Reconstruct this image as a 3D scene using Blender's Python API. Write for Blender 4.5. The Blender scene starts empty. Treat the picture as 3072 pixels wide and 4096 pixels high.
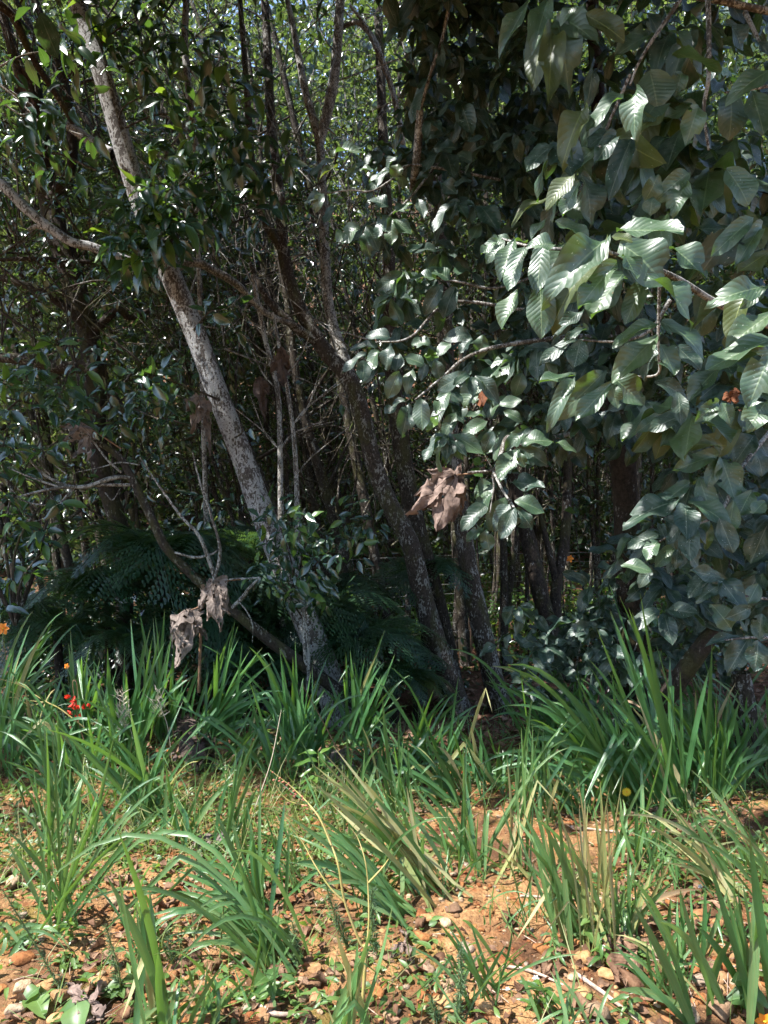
import bpy, math, random
import numpy as np
from mathutils import Vector, Matrix

# ------------------------------------------------------------------ camera, light, exposure
random.seed(7)
rng = np.random.default_rng(7)
scene = bpy.context.scene
COL = scene.collection
CAM_Z = 1.6
F = 2840.0                                     # focal length in photograph pixels (3072 x 4096)
cam = bpy.data.cameras.new('camera')
cam.sensor_fit = 'VERTICAL'
cam.angle_y = 2 * math.atan(2048 / F)
cam.clip_start = 0.05
cam.clip_end = 2000
camo = bpy.data.objects.new('camera', cam)
camo.location = (0, 0, CAM_Z)
camo.rotation_euler = (math.radians(90), 0, 0)
COL.objects.link(camo)
scene.camera = camo

SUN_EL, SUN_AZ = math.radians(58), math.radians(-114)      # azimuth from +Y towards +X: the sun stands to the left
S = np.array([math.sin(SUN_AZ) * math.cos(SUN_EL), math.cos(SUN_AZ) * math.cos(SUN_EL), math.sin(SUN_EL)])
world = bpy.data.worlds.new('World')
scene.world = world
world.use_nodes = True
wn = world.node_tree
bgn = wn.nodes['Background']
sky = wn.nodes.new('ShaderNodeTexSky')
sky.sky_type = 'NISHITA'
sky.sun_disc = False
sky.sun_elevation = SUN_EL
sky.sun_rotation = SUN_AZ
sky.air_density = 1.0
sky.dust_density = 0.6
wn.links.new(sky.outputs[0], bgn.inputs[0])
bgn.inputs[1].default_value = 0.13
sl = bpy.data.lights.new('sun', 'SUN')
sl.energy = 5.0
sl.angle = math.radians(0.53)
sl.color = (1.0, 0.975, 0.94)
so = bpy.data.objects.new('sun', sl)
so.rotation_euler = Vector(S).to_track_quat('Z', 'Y').to_euler()
COL.objects.link(so)
scene.view_settings.view_transform = 'Standard'
scene.view_settings.look = 'None'
scene.view_settings.gamma = 1
scene.view_settings.use_curve_mapping = False
scene.view_settings.exposure = 1.72
scene.cycles.max_bounces = 5
scene.cycles.diffuse_bounces = 3
scene.cycles.glossy_bounces = 2
scene.cycles.transmission_bounces = 3
scene.cycles.caustics_reflective = False
scene.cycles.caustics_refractive = False
scene.cycles.use_adaptive_sampling = True
scene.cycles.adaptive_threshold = 0.03
scene.cycles.use_denoising = True

# ------------------------------------------------------------------ helpers
def px(x, y, d):
    """a photograph pixel at distance d in front of the lens, as a point of the place"""
    return np.array([(x - 1536) / F * d, d, CAM_Z - (y - 2048) / F * d])

_T = rng.random((64, 64))
def vnoise(x, y):
    x = np.asarray(x, float); y = np.asarray(y, float)
    xi = np.floor(x).astype(int); yi = np.floor(y).astype(int)
    fx = x - xi; fy = y - yi
    fx = fx * fx * (3 - 2 * fx); fy = fy * fy * (3 - 2 * fy)
    g = lambda a, b: _T[a % 64, b % 64]
    return (g(xi, yi) * (1 - fx) + g(xi + 1, yi) * fx) * (1 - fy) + (g(xi, yi + 1) * (1 - fx) + g(xi + 1, yi + 1) * fx) * fy
def fbm(x, y, o=4):
    s = 0; a = .5
    for i in range(o):
        s = s + a * (vnoise(x + 17 * i, y + 31 * i) - .5); x = x * 2.03; y = y * 2.03; a *= .5
    return s
def sstep(a, b, x):
    t = np.clip((np.asarray(x, float) - a) / (b - a), 0, 1)
    return t * t * (3 - 2 * t)
def terrain(x, y):
    x = np.asarray(x, float); y = np.asarray(y, float)
    z = -0.38 * sstep(4.9, 6.8, y) + 0.10 * sstep(9, 16, y)
    z = z + 0.10 * sstep(-0.6, -2.6, x) * sstep(3.4, 4.6, y) * (1 - sstep(6, 7.5, y))
    z = z + 0.16 * fbm(x * .7 + 9, y * .7 + 3, 3)
    near = 1 - sstep(5, 9, y)
    z = z + near * (0.05 * fbm(x * 4, y * 4, 3) + 0.045 * fbm(x * 15 + 5, y * 15, 2))
    z = z + 34 * sstep(20, 75, y) + 3.5 * sstep(24, 90, y) * (vnoise(x * .03 + 3, y * .03) - .3)
    return z
def gpx(x, y):
    """where the ray through a photograph pixel meets the ground"""
    d = CAM_Z / ((y - 2048) / F)
    for _ in range(8):
        p = px(x, y, d)
        d = (CAM_Z - float(terrain(p[0], p[1]))) / ((y - 2048) / F)
    return px(x, y, d)

def nrmz(v):
    v = np.asarray(v, float)
    return v / np.maximum(np.linalg.norm(v, axis=-1, keepdims=True), 1e-9)

def mesh_np(name, V, Fc, uv=None, tint=None, smooth=True):
    """V (n,3), Fc (m,k) faces all of k corners"""
    me = bpy.data.meshes.new(name)
    V = np.asarray(V, np.float32); Fc = np.asarray(Fc, np.int32)
    m, k = Fc.shape
    me.vertices.add(len(V)); me.vertices.foreach_set('co', V.ravel())
    me.loops.add(m * k); me.loops.foreach_set('vertex_index', Fc.ravel())
    me.polygons.add(m)
    me.polygons.foreach_set('loop_start', np.arange(0, m * k, k, dtype=np.int32))
    if smooth: me.polygons.foreach_set('use_smooth', np.ones(m, bool))
    me.update(calc_edges=True)
    if uv is not None:
        l = me.uv_layers.new(name='UVMap')
        l.data.foreach_set('uv', np.asarray(uv, np.float32)[Fc.ravel()].ravel())
    if tint is not None:
        a = me.attributes.new('tint', 'FLOAT', 'POINT')
        a.data.foreach_set('value', np.asarray(tint, np.float32))
    return me

def empty(name, loc, label=None, cat=None, group=None, kind=None):
    o = bpy.data.objects.new(name, None)
    o.empty_display_size = .1
    o.location = [float(c) for c in loc]
    COL.objects.link(o)
    return tag(o, label, cat, group, kind)
def tag(o, label=None, cat=None, group=None, kind=None):
    if label: o['label'] = label
    if cat: o['category'] = cat
    if group: o['group'] = group
    if kind: o['kind'] = kind
    return o
def link(name, me, mat, parent=None, M=None, root=None, kind=None):
    """mesh in world coordinates (or placed by the world matrix M); parent is an Empty or a part whose thing stands at root"""
    o = bpy.data.objects.new(name, me)
    if mat and not me.materials: me.materials.append(mat)
    M = M if M is not None else Matrix.Identity(4)
    if parent is not None:
        o.parent = parent
        if parent.type == 'EMPTY': M = Matrix.Translation(-Vector(parent.location)) @ M
        else: M = parent_world(parent).inverted() @ M
    o.matrix_local = M
    COL.objects.link(o)
    if kind: o['kind'] = kind
    return o
def parent_world(o):
    M = o.matrix_local.copy()
    while o.parent is not None:
        o = o.parent
        M = (Matrix.Translation(o.location) if o.type == 'EMPTY' else o.matrix_local) @ M
    return M

# ------------------------------------------------------------------ materials
def srgb(r, g, b):
    f = lambda c: (c / 12.92 if c <= .04045 else ((c + .055) / 1.055) ** 2.4)
    return (f(r / 255), f(g / 255), f(b / 255), 1)
class NT:
    def __init__(s, name):
        s.m = bpy.data.materials.new(name); s.m.use_nodes = True
        s.t = s.m.node_tree; s.t.nodes.clear()
        s.out = s.n('OutputMaterial')
    def n(s, kind, **kw):
        o = s.t.nodes.new('ShaderNode' + kind)
        for k, v in kw.items(): setattr(o, k, v)
        return o
    def l(s, a, b): s.t.links.new(a, b)
    def math(s, op, a, b=None, clamp=False):
        o = s.n('Math', operation=op); o.use_clamp = clamp
        for i, v in enumerate((a, b)):
            if v is None: continue
            if isinstance(v, (int, float)): o.inputs[i].default_value = v
            else: s.l(v, o.inputs[i])
        return o.outputs[0]
    def mix(s, f, a, b, mode='MIX'):
        o = s.n('Mix', data_type='RGBA', blend_type=mode)
        for i, v in ((0, f), (6, a), (7, b)):
            if isinstance(v, (int, float)): o.inputs[i].default_value = v
            elif isinstance(v, tuple): o.inputs[i].default_value = v
            else: s.l(v, o.inputs[i])
        return o.outputs[2]
    def ramp(s, f, stops, interp='LINEAR'):
        o = s.n('ValToRGB'); e = o.color_ramp; e.interpolation = interp
        while len(e.elements) < len(stops): e.elements.new(.5)
        for el, (p, c) in zip(e.elements, stops): el.position = p; el.color = c
        s.l(f, o.inputs[0]); return o.outputs[0]
    def noise(s, vec, scale, detail=3, rough=.55):
        o = s.n('TexNoise'); o.inputs['Scale'].default_value = scale
        o.inputs['Detail'].default_value = detail; o.inputs['Roughness'].default_value = rough
        if vec is not None: s.l(vec, o.inputs['Vector'])
        return o.outputs[0]
    def rng(s, v, a, b, c=0., d=1.):
        o = s.n('MapRange'); s.l(v, o.inputs[0])
        for i, q in enumerate((a, b, c, d)): o.inputs[i + 1].default_value = q
        return o.outputs[0]

def leaf_mat(name, cols, trans, tfac=.3, rough=.38, spec=.5, veins=0., spots=0., rib=None, blade=False, dry=0., damage=0.):
    k = NT(name)
    uv = k.n('UVMap').outputs[0]
    sx = k.n('SeparateXYZ'); k.l(uv, sx.inputs[0])
    u, v = sx.outputs[0], sx.outputs[1]
    at = k.n('Attribute', attribute_name='tint').outputs['Fac']
    rnd = k.n('ObjectInfo').outputs['Random']
    var = k.math('FRACT', k.math('ADD', at, rnd))
    geo = k.n('NewGeometry')
    n = len(cols)
    col = k.ramp(var, [(i / max(n - 1, 1), c) for i, c in enumerate(cols)])
    no = k.noise(geo.outputs['Position'], 9, 3)
    col = k.mix(k.rng(no, .3, .75), col, k.mix(1., col, (.62, .68, .6, 1), 'MULTIPLY'))
    mid = k.math('ABSOLUTE', k.math('SUBTRACT', u, .5))
    bumpv = None
    cmb = k.n('CombineXYZ'); k.l(u, cmb.inputs[0]); k.l(v, cmb.inputs[1]); k.l(k.math('MULTIPLY', var, 37), cmb.inputs[2])
    if rib:
        rmask = k.rng(mid, .012, .03, 1, 0)
        col = k.mix(k.math('MULTIPLY', rmask, .7), col, rib)
    if veins:
        ph = k.math('MULTIPLY', k.math('SUBTRACT', v, k.math('MULTIPLY', mid, .46)), 33.)
        bumpv = k.math('ABSOLUTE', k.math('SINE', ph))
        groove = k.rng(bumpv, .0, .22, 1, 0)
        col = k.mix(k.math('MULTIPLY', groove, .2), col, k.mix(1., col, (1.5, 1.5, 1.25, 1), 'MULTIPLY'))
    if blade:
        st = k.math('SINE', k.math('MULTIPLY', u, 44.))
        col = k.mix(k.rng(st, -1, 1, 0, .22), col, k.mix(1., col, (.55, .65, .5, 1), 'MULTIPLY'))
        bumpv = st
        tipn = k.math('ADD', v, k.math('MULTIPLY', k.noise(cmb.outputs[0], 3), .35))
        tipm = k.rng(tipn, 1.08, 1.25, 0, .4 + dry)
        col = k.mix(tipm, col, srgb(150, 112, 62))
    if dry:
        mp = k.n('Mapping'); k.l(cmb.outputs[0], mp.inputs[0]); mp.inputs['Scale'].default_value = (2.2, 1.2, 1)
        dm = k.rng(k.noise(mp.outputs[0], 2.4), .46, .62, 0, dry)
        col = k.mix(dm, col, k.ramp(k.noise(mp.outputs[0], 1.3), [(.35, srgb(196, 160, 92)), (.6, srgb(160, 96, 60))]))
    if spots:
        vo = k.n('TexVoronoi'); vo.inputs['Scale'].default_value = 15; vo.inputs['Randomness'].default_value = 1
        k.l(cmb.outputs[0], vo.inputs['Vector'])
        szn = k.noise(cmb.outputs[0], 6, 2)
        sp = k.rng(k.math('SUBTRACT', vo.outputs['Distance'], k.rng(szn, .42, .8, -.02, .30)), -.03, .03, 1, 0)
        col = k.mix(k.math('MULTIPLY', sp, spots), col, srgb(176, 186, 172))
        dust = k.rng(k.noise(cmb.outputs[0], 3.3, 4), .45, .75, 0, .40 * spots)
        col = k.mix(dust, col, srgb(128, 138, 126))
    if damage:
        dn = k.rng(k.noise(cmb.outputs[0], 8.5, 4, .6), .70, .73, 0, damage)
        col = k.mix(dn, col, srgb(112, 78, 52))
    p = k.n('BsdfPrincipled')
    k.l(col, p.inputs['Base Color'])
    p.inputs['Roughness'].default_value = rough
    p.inputs['Specular IOR Level'].default_value = spec
    if bumpv is not None:
        b = k.n('Bump'); b.inputs['Strength'].default_value = .21 if veins else .25
        b.inputs['Distance'].default_value = .004 if veins else .0015
        k.l(bumpv, b.inputs['Height']); k.l(b.outputs[0], p.inputs['Normal'])
    tr = k.n('BsdfTranslucent')
    k.l(k.mix(.75, col, trans), tr.inputs[0])
    ms = k.n('MixShader'); ms.inputs[0].default_value = tfac
    k.l(p.outputs[0], ms.inputs[1]); k.l(tr.outputs[0], ms.inputs[2])
    k.l(ms.outputs[0], k.out.inputs[0])
    return k.m

def bark_mat(name, dark, mid, pale, cover, moss=0., scale=1.):
    k = NT(name)
    pos = k.n('NewGeometry').outputs['Position']
    mp = k.n('Mapping'); k.l(pos, mp.inputs[0]); mp.inputs['Scale'].default_value = (1, 1, .55)
    mh = k.n('Mapping'); k.l(pos, mh.inputs[0]); mh.inputs['Scale'].default_value = (1, 1, 2.6)
    n1 = k.noise(mp.outputs[0], 9 * scale, 5, .6)
    n2 = k.noise(mp.outputs[0], 42 * scale, 5, .65)
    n3 = k.noise(mh.outputs[0], 30 * scale, 4, .7)
    col = k.mix(k.rng(n2, .35, .65), dark, mid)
    pm = k.rng(k.math('ADD', k.math('MULTIPLY', n1, .55), k.math('MULTIPLY', n2, .6)), .62 - cover, .66 - cover)
    palev = k.mix(k.rng(n1, .3, .7), pale, tuple(c * .7 for c in pale[:3]) + (1,))
    col = k.mix(pm, col, palev)
    col = k.mix(k.rng(n3, .56, .64, 0, .75), col, dark)
    if moss:
        col = k.mix(k.rng(k.noise(mp.outputs[0], 5 * scale, 4), .5, .62, 0, moss), col, k.mix(n2, (.02, .025, .006, 1), (.09, .09, .02, 1)))
    p = k.n('BsdfPrincipled'); k.l(col, p.inputs['Base Color']); p.inputs['Roughness'].default_value = .9
    p.inputs['Specular IOR Level'].default_value = .2
    b = k.n('Bump'); b.inputs['Strength'].default_value = .9; b.inputs['Distance'].default_value = .012
    k.l(k.math('ADD', n2, k.math('MULTIPLY', n3, .6)), b.inputs['Height']); k.l(b.outputs[0], p.inputs['Normal'])
    k.l(p.outputs[0], k.out.inputs[0])
    return k.m

def plain_mat(name, c1, c2, scale=20, rough=.7, bump=.3, tfac=0., use_tint=False):
    k = NT(name)
    pos = k.n('NewGeometry').outputs['Position']
    n = k.noise(pos, scale, 4, .6)
    f = k.rng(n, .3, .7)
    if use_tint:
        at = k.n('Attribute', attribute_name='tint').outputs['Fac']
        f = k.math('ADD', k.math('MULTIPLY', f, .4), k.math('MULTIPLY', k.math('FRACT', k.math('ADD', at, k.n('ObjectInfo').outputs['Random'])), .6))
    col = k.mix(f, c1, c2)
    p = k.n('BsdfPrincipled'); k.l(col, p.inputs['Base Color']); p.inputs['Roughness'].default_value = rough
    p.inputs['Specular IOR Level'].default_value = .3
    b = k.n('Bump'); b.inputs['Strength'].default_value = bump; b.inputs['Distance'].default_value = .01
    k.l(n, b.inputs['Height']); k.l(b.outputs[0], p.inputs['Normal'])
    sh = p.outputs[0]
    if tfac:
        tr = k.n('BsdfTranslucent'); k.l(col, tr.inputs[0])
        ms = k.n('MixShader'); ms.inputs[0].default_value = tfac
        k.l(sh, ms.inputs[1]); k.l(tr.outputs[0], ms.inputs[2]); sh = ms.outputs[0]
    k.l(sh, k.out.inputs[0])
    return k.m

def ground_mat():
    k = NT('ground_soil')
    pos = k.n('NewGeometry').outputs['Position']
    sx = k.n('SeparateXYZ'); k.l(pos, sx.inputs[0])
    n1 = k.noise(pos, 1.7, 5, .6); n2 = k.noise(pos, 9, 5, .65); n3 = k.noise(pos, 60, 4, .7)
    ochre = k.mix(k.rng(n3, .3, .7), srgb(110, 79, 52), srgb(178, 138, 94))
    ochre = k.mix(k.rng(n2, .50, .68), ochre, srgb(128, 70, 38))
    ochre = k.mix(k.rng(n1, .44, .58, 0, .85), ochre, srgb(76, 52, 38))
    moss = k.mix(n3, srgb(74, 72, 32), srgb(122, 106, 50))
    ochre = k.mix(k.rng(k.noise(pos, 3.1, 5, .7), .54, .63, 0, .7), ochre, moss)
    lit = k.mix(k.rng(n3, .35, .65), srgb(66, 44, 34), srgb(128, 88, 68))
    lit = k.mix(k.rng(n2, .5, .62), lit, srgb(70, 74, 42))
    m = k.rng(k.math('ADD', sx.outputs[1], k.math('MULTIPLY', n1, 1.8)), 4.9, 6.0)
    col = k.mix(m, ochre, lit)
    p = k.n('BsdfPrincipled'); k.l(col, p.inputs['Base Color']); p.inputs['Roughness'].default_value = .95
    p.inputs['Specular IOR Level'].default_value = .15
    b = k.n('Bump'); b.inputs['Strength'].default_value = 1; b.inputs['Distance'].default_value = .02
    k.l(k.math('ADD', n2, n3), b.inputs['Height']); k.l(b.outputs[0], p.inputs['Normal'])
    k.l(p.outputs[0], k.out.inputs[0])
    return k.m

def rock_mat():
    k = NT('ochre_rock')
    pos = k.n('NewGeometry').outputs['Position']
    r = k.n('ObjectInfo').outputs['Random']
    at = k.n('Attribute', attribute_name='tint').outputs['Fac']
    v = k.math('FRACT', k.math('ADD', r, at))
    c = k.ramp(v, [(0, srgb(154, 106, 64)), (.18, srgb(130, 80, 48)), (.42, srgb(172, 136, 94)), (.6, srgb(106, 80, 62)), (.78, srgb(178, 154, 124)), (.9, srgb(140, 126, 112)), (1, srgb(164, 114, 66))])
    n = k.noise(pos, 45, 5, .65)
    c = k.mix(k.rng(n, .35, .7), c, k.mix(1., c, (.5, .42, .38, 1), 'MULTIPLY'))
    p = k.n('BsdfPrincipled'); k.l(c, p.inputs['Base Color']); p.inputs['Roughness'].default_value = .9
    p.inputs['Specular IOR Level'].default_value = .2
    b = k.n('Bump'); b.inputs['Strength'].default_value = .8; b.inputs['Distance'].default_value = .012
    k.l(n, b.inputs['Height']); k.l(b.outputs[0], p.inputs['Normal'])
    k.l(p.outputs[0], k.out.inputs[0])
    return k.m

def dead_mat(name, c1, c2, c3):
    k = NT(name)
    pos = k.n('NewGeometry').outputs['Position']
    uv = k.n('UVMap').outputs[0]
    sx = k.n('SeparateXYZ'); k.l(uv, sx.inputs[0])
    mid = k.math('ABSOLUTE', k.math('SUBTRACT', sx.outputs[0], .5))
    n = k.noise(pos, 26, 4, .6)
    v = k.math('FRACT', k.math('ADD', k.n('Attribute', attribute_name='tint').outputs['Fac'], k.n('ObjectInfo').outputs['Random']))
    col = k.mix(k.rng(n, .35, .7), k.mix(v, c1, c2), c3)
    rm = k.rng(mid, .01, .035, .8, 0)
    col = k.mix(rm, col, (.035, .02, .015, 1))
    ph = k.math('MULTIPLY', k.math('SUBTRACT', sx.outputs[1], k.math('MULTIPLY', mid, .8)), 24.)
    sv = k.math('ABSOLUTE', k.math('SINE', ph))
    col = k.mix(k.rng(sv, 0, .12, .22, 0), col, (.05, .03, .024, 1))
    p = k.n('BsdfPrincipled'); k.l(col, p.inputs['Base Color']); p.inputs['Roughness'].default_value = .8
    p.inputs['Specular IOR Level'].default_value = .25
    b = k.n('Bump'); b.inputs['Strength'].default_value = .7; b.inputs['Distance'].default_value = .01
    k.l(k.math('ADD', n, k.math('MULTIPLY', sv, .15)), b.inputs['Height']); k.l(b.outputs[0], p.inputs['Normal'])
    tr = k.n('BsdfTranslucent'); k.l(col, tr.inputs[0])
    ms = k.n('MixShader'); ms.inputs[0].default_value = .18
    k.l(p.outputs[0], ms.inputs[1]); k.l(tr.outputs[0], ms.inputs[2])
    k.l(ms.outputs[0], k.out.inputs[0])
    return k.m

M = {}
YG = (.32, .48, .03, 1)
M['big'] = leaf_mat('broad_leaf_green', [(.036, .072, .038, 1), (.050, .094, .044, 1), (.040, .076, .044, 1), (.060, .104, .044, 1)], (.20, .40, .03, 1), .20, .42, .8, veins=1, spots=.7, rib=(.17, .23, .12, 1), damage=.8)
M['olive'] = leaf_mat('broad_leaf_olive', [(.050, .070, .022, 1), (.070, .088, .026, 1)], (.28, .36, .03, 1), .22, .44, .5, veins=1, spots=.35, rib=(.19, .22, .07, 1), damage=.9)
M['grey'] = leaf_mat('dusty_leaf_shade_tone', [(.015, .037, .026, 1), (.021, .045, .032, 1), (.030, .052, .038, 1), (.017, .042, .025, 1)], (.14, .30, .04, 1), .14, .42, .48, veins=1, spots=.9, rib=(.14, .17, .12, 1), damage=.7)  # dusty leaf, colour also deepened to stand for shade between the bright leaves
M['yellowed'] = leaf_mat('yellowed_leaf', [(.20, .19, .05, 1), (.26, .20, .07, 1)], (.5, .42, .08, 1), .25, .5, .4, veins=1, spots=.5, rib=(.3, .27, .12, 1), damage=1.)
M['small'] = leaf_mat('small_dark_leaf', [(.016, .042, .028, 1), (.022, .054, .036, 1), (.030, .062, .034, 1), (.018, .044, .030, 1)], (.20, .40, .04, 1), .18, .24, .95, rib=(.09, .15, .06, 1))
M['fresh'] = leaf_mat('fresh_green_leaf', [(.036, .090, .026, 1), (.060, .130, .030, 1), (.10, .17, .03, 1)], YG, .30, .32, .5, rib=(.14, .24, .08, 1))
M['wood'] = leaf_mat('woodland_leaf', [(.013, .030, .018, 1), (.021, .044, .024, 1), (.031, .056, .026, 1), (.016, .034, .020, 1)], (.24, .38, .06, 1), .20, .24, .9)  # albedo kept low, the wood's shade is partly in this colour
M['sunwood'] = leaf_mat('woodland_leaf_lit_tone', [(.017, .038, .022, 1), (.030, .056, .028, 1), (.062, .084, .036, 1), (.020, .043, .026, 1)], (.34, .46, .10, 1), .30, .3, .6)  # lighter copy of the woodland leaf, sunlight put into its colour
M['canopy'] = leaf_mat('canopy_leaf', [(.020, .045, .018, 1), (.030, .060, .020, 1)], (.25, .40, .03, 1), .12, .36, .5)
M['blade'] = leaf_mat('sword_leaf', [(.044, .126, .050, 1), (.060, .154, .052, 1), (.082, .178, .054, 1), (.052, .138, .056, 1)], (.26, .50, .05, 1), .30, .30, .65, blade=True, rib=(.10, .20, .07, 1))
M['sunblade'] = leaf_mat('sword_leaf_lit_tone', [(.066, .175, .060, 1), (.092, .205, .070, 1), (.135, .230, .095, 1), (.055, .158, .056, 1)], (.28, .52, .09, 1), .32, .32, .6, blade=True, rib=(.16, .25, .08, 1), dry=.12)  # brighter copy of the sword leaf, sunlight put into its colour
M['dryblade'] = leaf_mat('drying_sword_leaf', [(.20, .28, .09, 1), (.40, .40, .19, 1), (.26, .30, .11, 1), (.46, .44, .24, 1), (.30, .20, .13, 1)], (.55, .50, .16, 1), .3, .45, .4, blade=True, dry=.35)
M['grass'] = leaf_mat('grass_blade', [(.10, .17, .035, 1), (.16, .21, .05, 1), (.34, .29, .15, 1), (.12, .19, .04, 1), (.40, .34, .20, 1)], (.36, .46, .08, 1), .3, .5, .3)
M['cover'] = leaf_mat('creeping_leaf', [(.050, .110, .034, 1), (.080, .150, .040, 1), (.115, .185, .05, 1), (.065, .12, .05, 1)], (.34, .52, .05, 1), .3, .42, .4, rib=(.16, .25, .1, 1))
M['gorse'] = leaf_mat('spiny_shoot', [(.075, .12, .062, 1), (.10, .155, .075, 1), (.085, .15, .05, 1)], (.2, .32, .1, 1), .15, .6, .3)
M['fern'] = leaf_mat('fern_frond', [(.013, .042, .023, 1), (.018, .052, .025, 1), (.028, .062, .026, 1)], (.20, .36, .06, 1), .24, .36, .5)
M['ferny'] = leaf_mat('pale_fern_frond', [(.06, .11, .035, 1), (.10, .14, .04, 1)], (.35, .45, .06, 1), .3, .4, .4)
M['litter'] = dead_mat('leaf_litter', srgb(112, 82, 62), srgb(160, 130, 106), srgb(88, 62, 46))
M['dead'] = dead_mat('dead_leaf', srgb(128, 110, 101), srgb(146, 124, 111), srgb(88, 73, 66))
M['deadgrey'] = dead_mat('grey_dead_leaf', srgb(126, 114, 106), srgb(146, 131, 120), srgb(88, 78, 72))
M['deadbrown'] = dead_mat('brown_dead_leaf', srgb(88, 74, 68), srgb(100, 84, 74), srgb(62, 52, 48))
M['rust'] = dead_mat('rusty_dead_leaf', srgb(106, 64, 40), srgb(116, 74, 48), srgb(84, 50, 32))
M['bark_pale'] = bark_mat('pale_lichen_bark', (.045, .038, .034, 1), (.13, .115, .105, 1), (.37, .37, .365, 1), .08, .16, 1.6)
M['bark_brown'] = bark_mat('mossy_brown_bark', (.022, .017, .013, 1), (.070, .053, .041, 1), (.26, .25, .23, 1), .01, .45, 1.4)
M['bark_dark'] = bark_mat('dark_bark', (.012, .009, .007, 1), (.045, .033, .025, 1), (.22, .21, .19, 1), -.05, .35, 1.2)
M['bark_twig'] = bark_mat('lichen_twig', (.06, .052, .045, 1), (.16, .145, .125, 1), (.42, .41, .38, 1), .06, .1, 2)
M['bark_wood'] = bark_mat('woodland_bark', (.016, .013, .010, 1), (.06, .047, .036, 1), (.26, .25, .22, 1), -.01, .45, 1.3)
M['stick'] = plain_mat('dry_stick', srgb(120, 100, 88), srgb(186, 164, 146), 60, .8, .6)
M['brownstem'] = plain_mat('brown_stem', srgb(92, 68, 52), srgb(140, 108, 82), 60, .8, .5)
M['greenstem'] = plain_mat('green_stem', (.10, .14, .04, 1), (.20, .22, .07, 1), 40, .5, .2)
M['yellowstem'] = plain_mat('yellow_stem', (.26, .24, .06, 1), (.40, .30, .13, 1), 20, .5, .2)
M['red'] = plain_mat('red_petal', (.58, .025, .015, 1), (.66, .06, .02, 1), 60, .5, .1, .25)
M['orange'] = plain_mat('orange_petal', (.80, .20, .015, 1), (.85, .30, .03, 1), 60, .5, .1, .25)
M['yellow'] = plain_mat('yellow_petal', (.80, .52, .02, 1), (.85, .60, .05, 1), 60, .5, .1, .2)
M['white'] = plain_mat('white_petal', (.62, .62, .66, 1), (.72, .72, .76, 1), 60, .5, .1, .2)
M['bud'] = plain_mat('red_brown_bud', (.22, .06, .04, 1), (.34, .13, .08, 1), 60, .6, .2)
M['seed'] = plain_mat('dry_seed_head', (.42, .33, .22, 1), (.52, .44, .34, 1), 60, .7, .2)
M['wire'] = plain_mat('galvanised_wire', (.20, .19, .18, 1), (.28, .27, .26, 1), 60, .55, .05)
M['post'] = plain_mat('weathered_post', (.16, .10, .065, 1), (.24, .16, .11, 1), 18, .85, .6)
M['ground'] = ground_mat()
M['rock'] = rock_mat()

# ------------------------------------------------------------------ geometry builders
def smooth_path(P, n):
    P = np.asarray(P, float)
    if len(P) == 2: P = np.array([P[0], (P[0] + P[1]) / 2, P[1]])
    Q = np.vstack([2 * P[0] - P[1], P, 2 * P[-1] - P[-2]])
    seg = len(P) - 1
    t = np.linspace(0, seg, n); i = np.minimum(t.astype(int), seg - 1); f = (t - i)[:, None]
    a, b, c, d = Q[i], Q[i + 1], Q[i + 2], Q[i + 3]
    return .5 * ((2 * b) + (-a + c) * f + (2 * a - 5 * b + 4 * c - d) * f ** 2 + (-a + 3 * b - 3 * c + d) * f ** 3)
def tube_arrays(P, R, sides, n=None, rough=0., seed=0):
    """a tube along the points P with radii R; returns vertices and quads"""
    P = np.asarray(P, float); R = np.asarray(R, float)
    if n is None: n = max(4, 4 * len(P))
    C = smooth_path(P, n)
    r = np.interp(np.linspace(0, 1, n), np.linspace(0, 1, len(R)), R)
    T = nrmz(np.gradient(C, axis=0))
    ref = np.array([0, 1., 0]) if abs(T[:, 1]).mean() < .8 else np.array([1., 0, 0])
    A = nrmz(np.cross(T, ref)); B = np.cross(T, A)
    th = np.linspace(0, 2 * np.pi, sides, endpoint=False)
    rr = r[:, None] * np.ones(sides)
    if rough:
        rr = rr * (1 + rough * 2 * fbm(np.cos(th)[None] * 1.3 + seed * 3.1 + np.zeros((n, 1)), np.sin(th)[None] * 1.3 + (C[:, 2:3] + C[:, 0:1]) * 3.2, 3))
    V = C[:, None] + rr[..., None] * (np.cos(th)[None, :, None] * A[:, None] + np.sin(th)[None, :, None] * B[:, None])
    i = np.arange(n - 1)[:, None] * sides; j = np.arange(sides)[None]; j2 = (j + 1) % sides
    Q = np.stack([i + j, i + j2, i + sides + j2, i + sides + j], -1).reshape(-1, 4)
    return V.reshape(-1, 3), Q
def tube(name, P, R, mat, parent=None, sides=8, n=None, rough=0., seed=0, kind=None):
    V, Q = tube_arrays(P, R, sides, n, rough, seed)
    return link(name, mesh_np(name, V, Q), mat, parent, kind=kind)
class Tubes:
    def __init__(s): s.V = []; s.Q = []; s.n = 0
    def add(s, P, R, sides=4, n=None):
        V, Q = tube_arrays(P, R, sides, n); s.V.append(V); s.Q.append(Q + s.n); s.n += len(V)
    def build(s, name, mat, parent=None, kind=None):
        if not s.V: return None
        return link(name, mesh_np(name, np.vstack(s.V), np.vstack(s.Q)), mat, parent, kind=kind)

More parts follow.
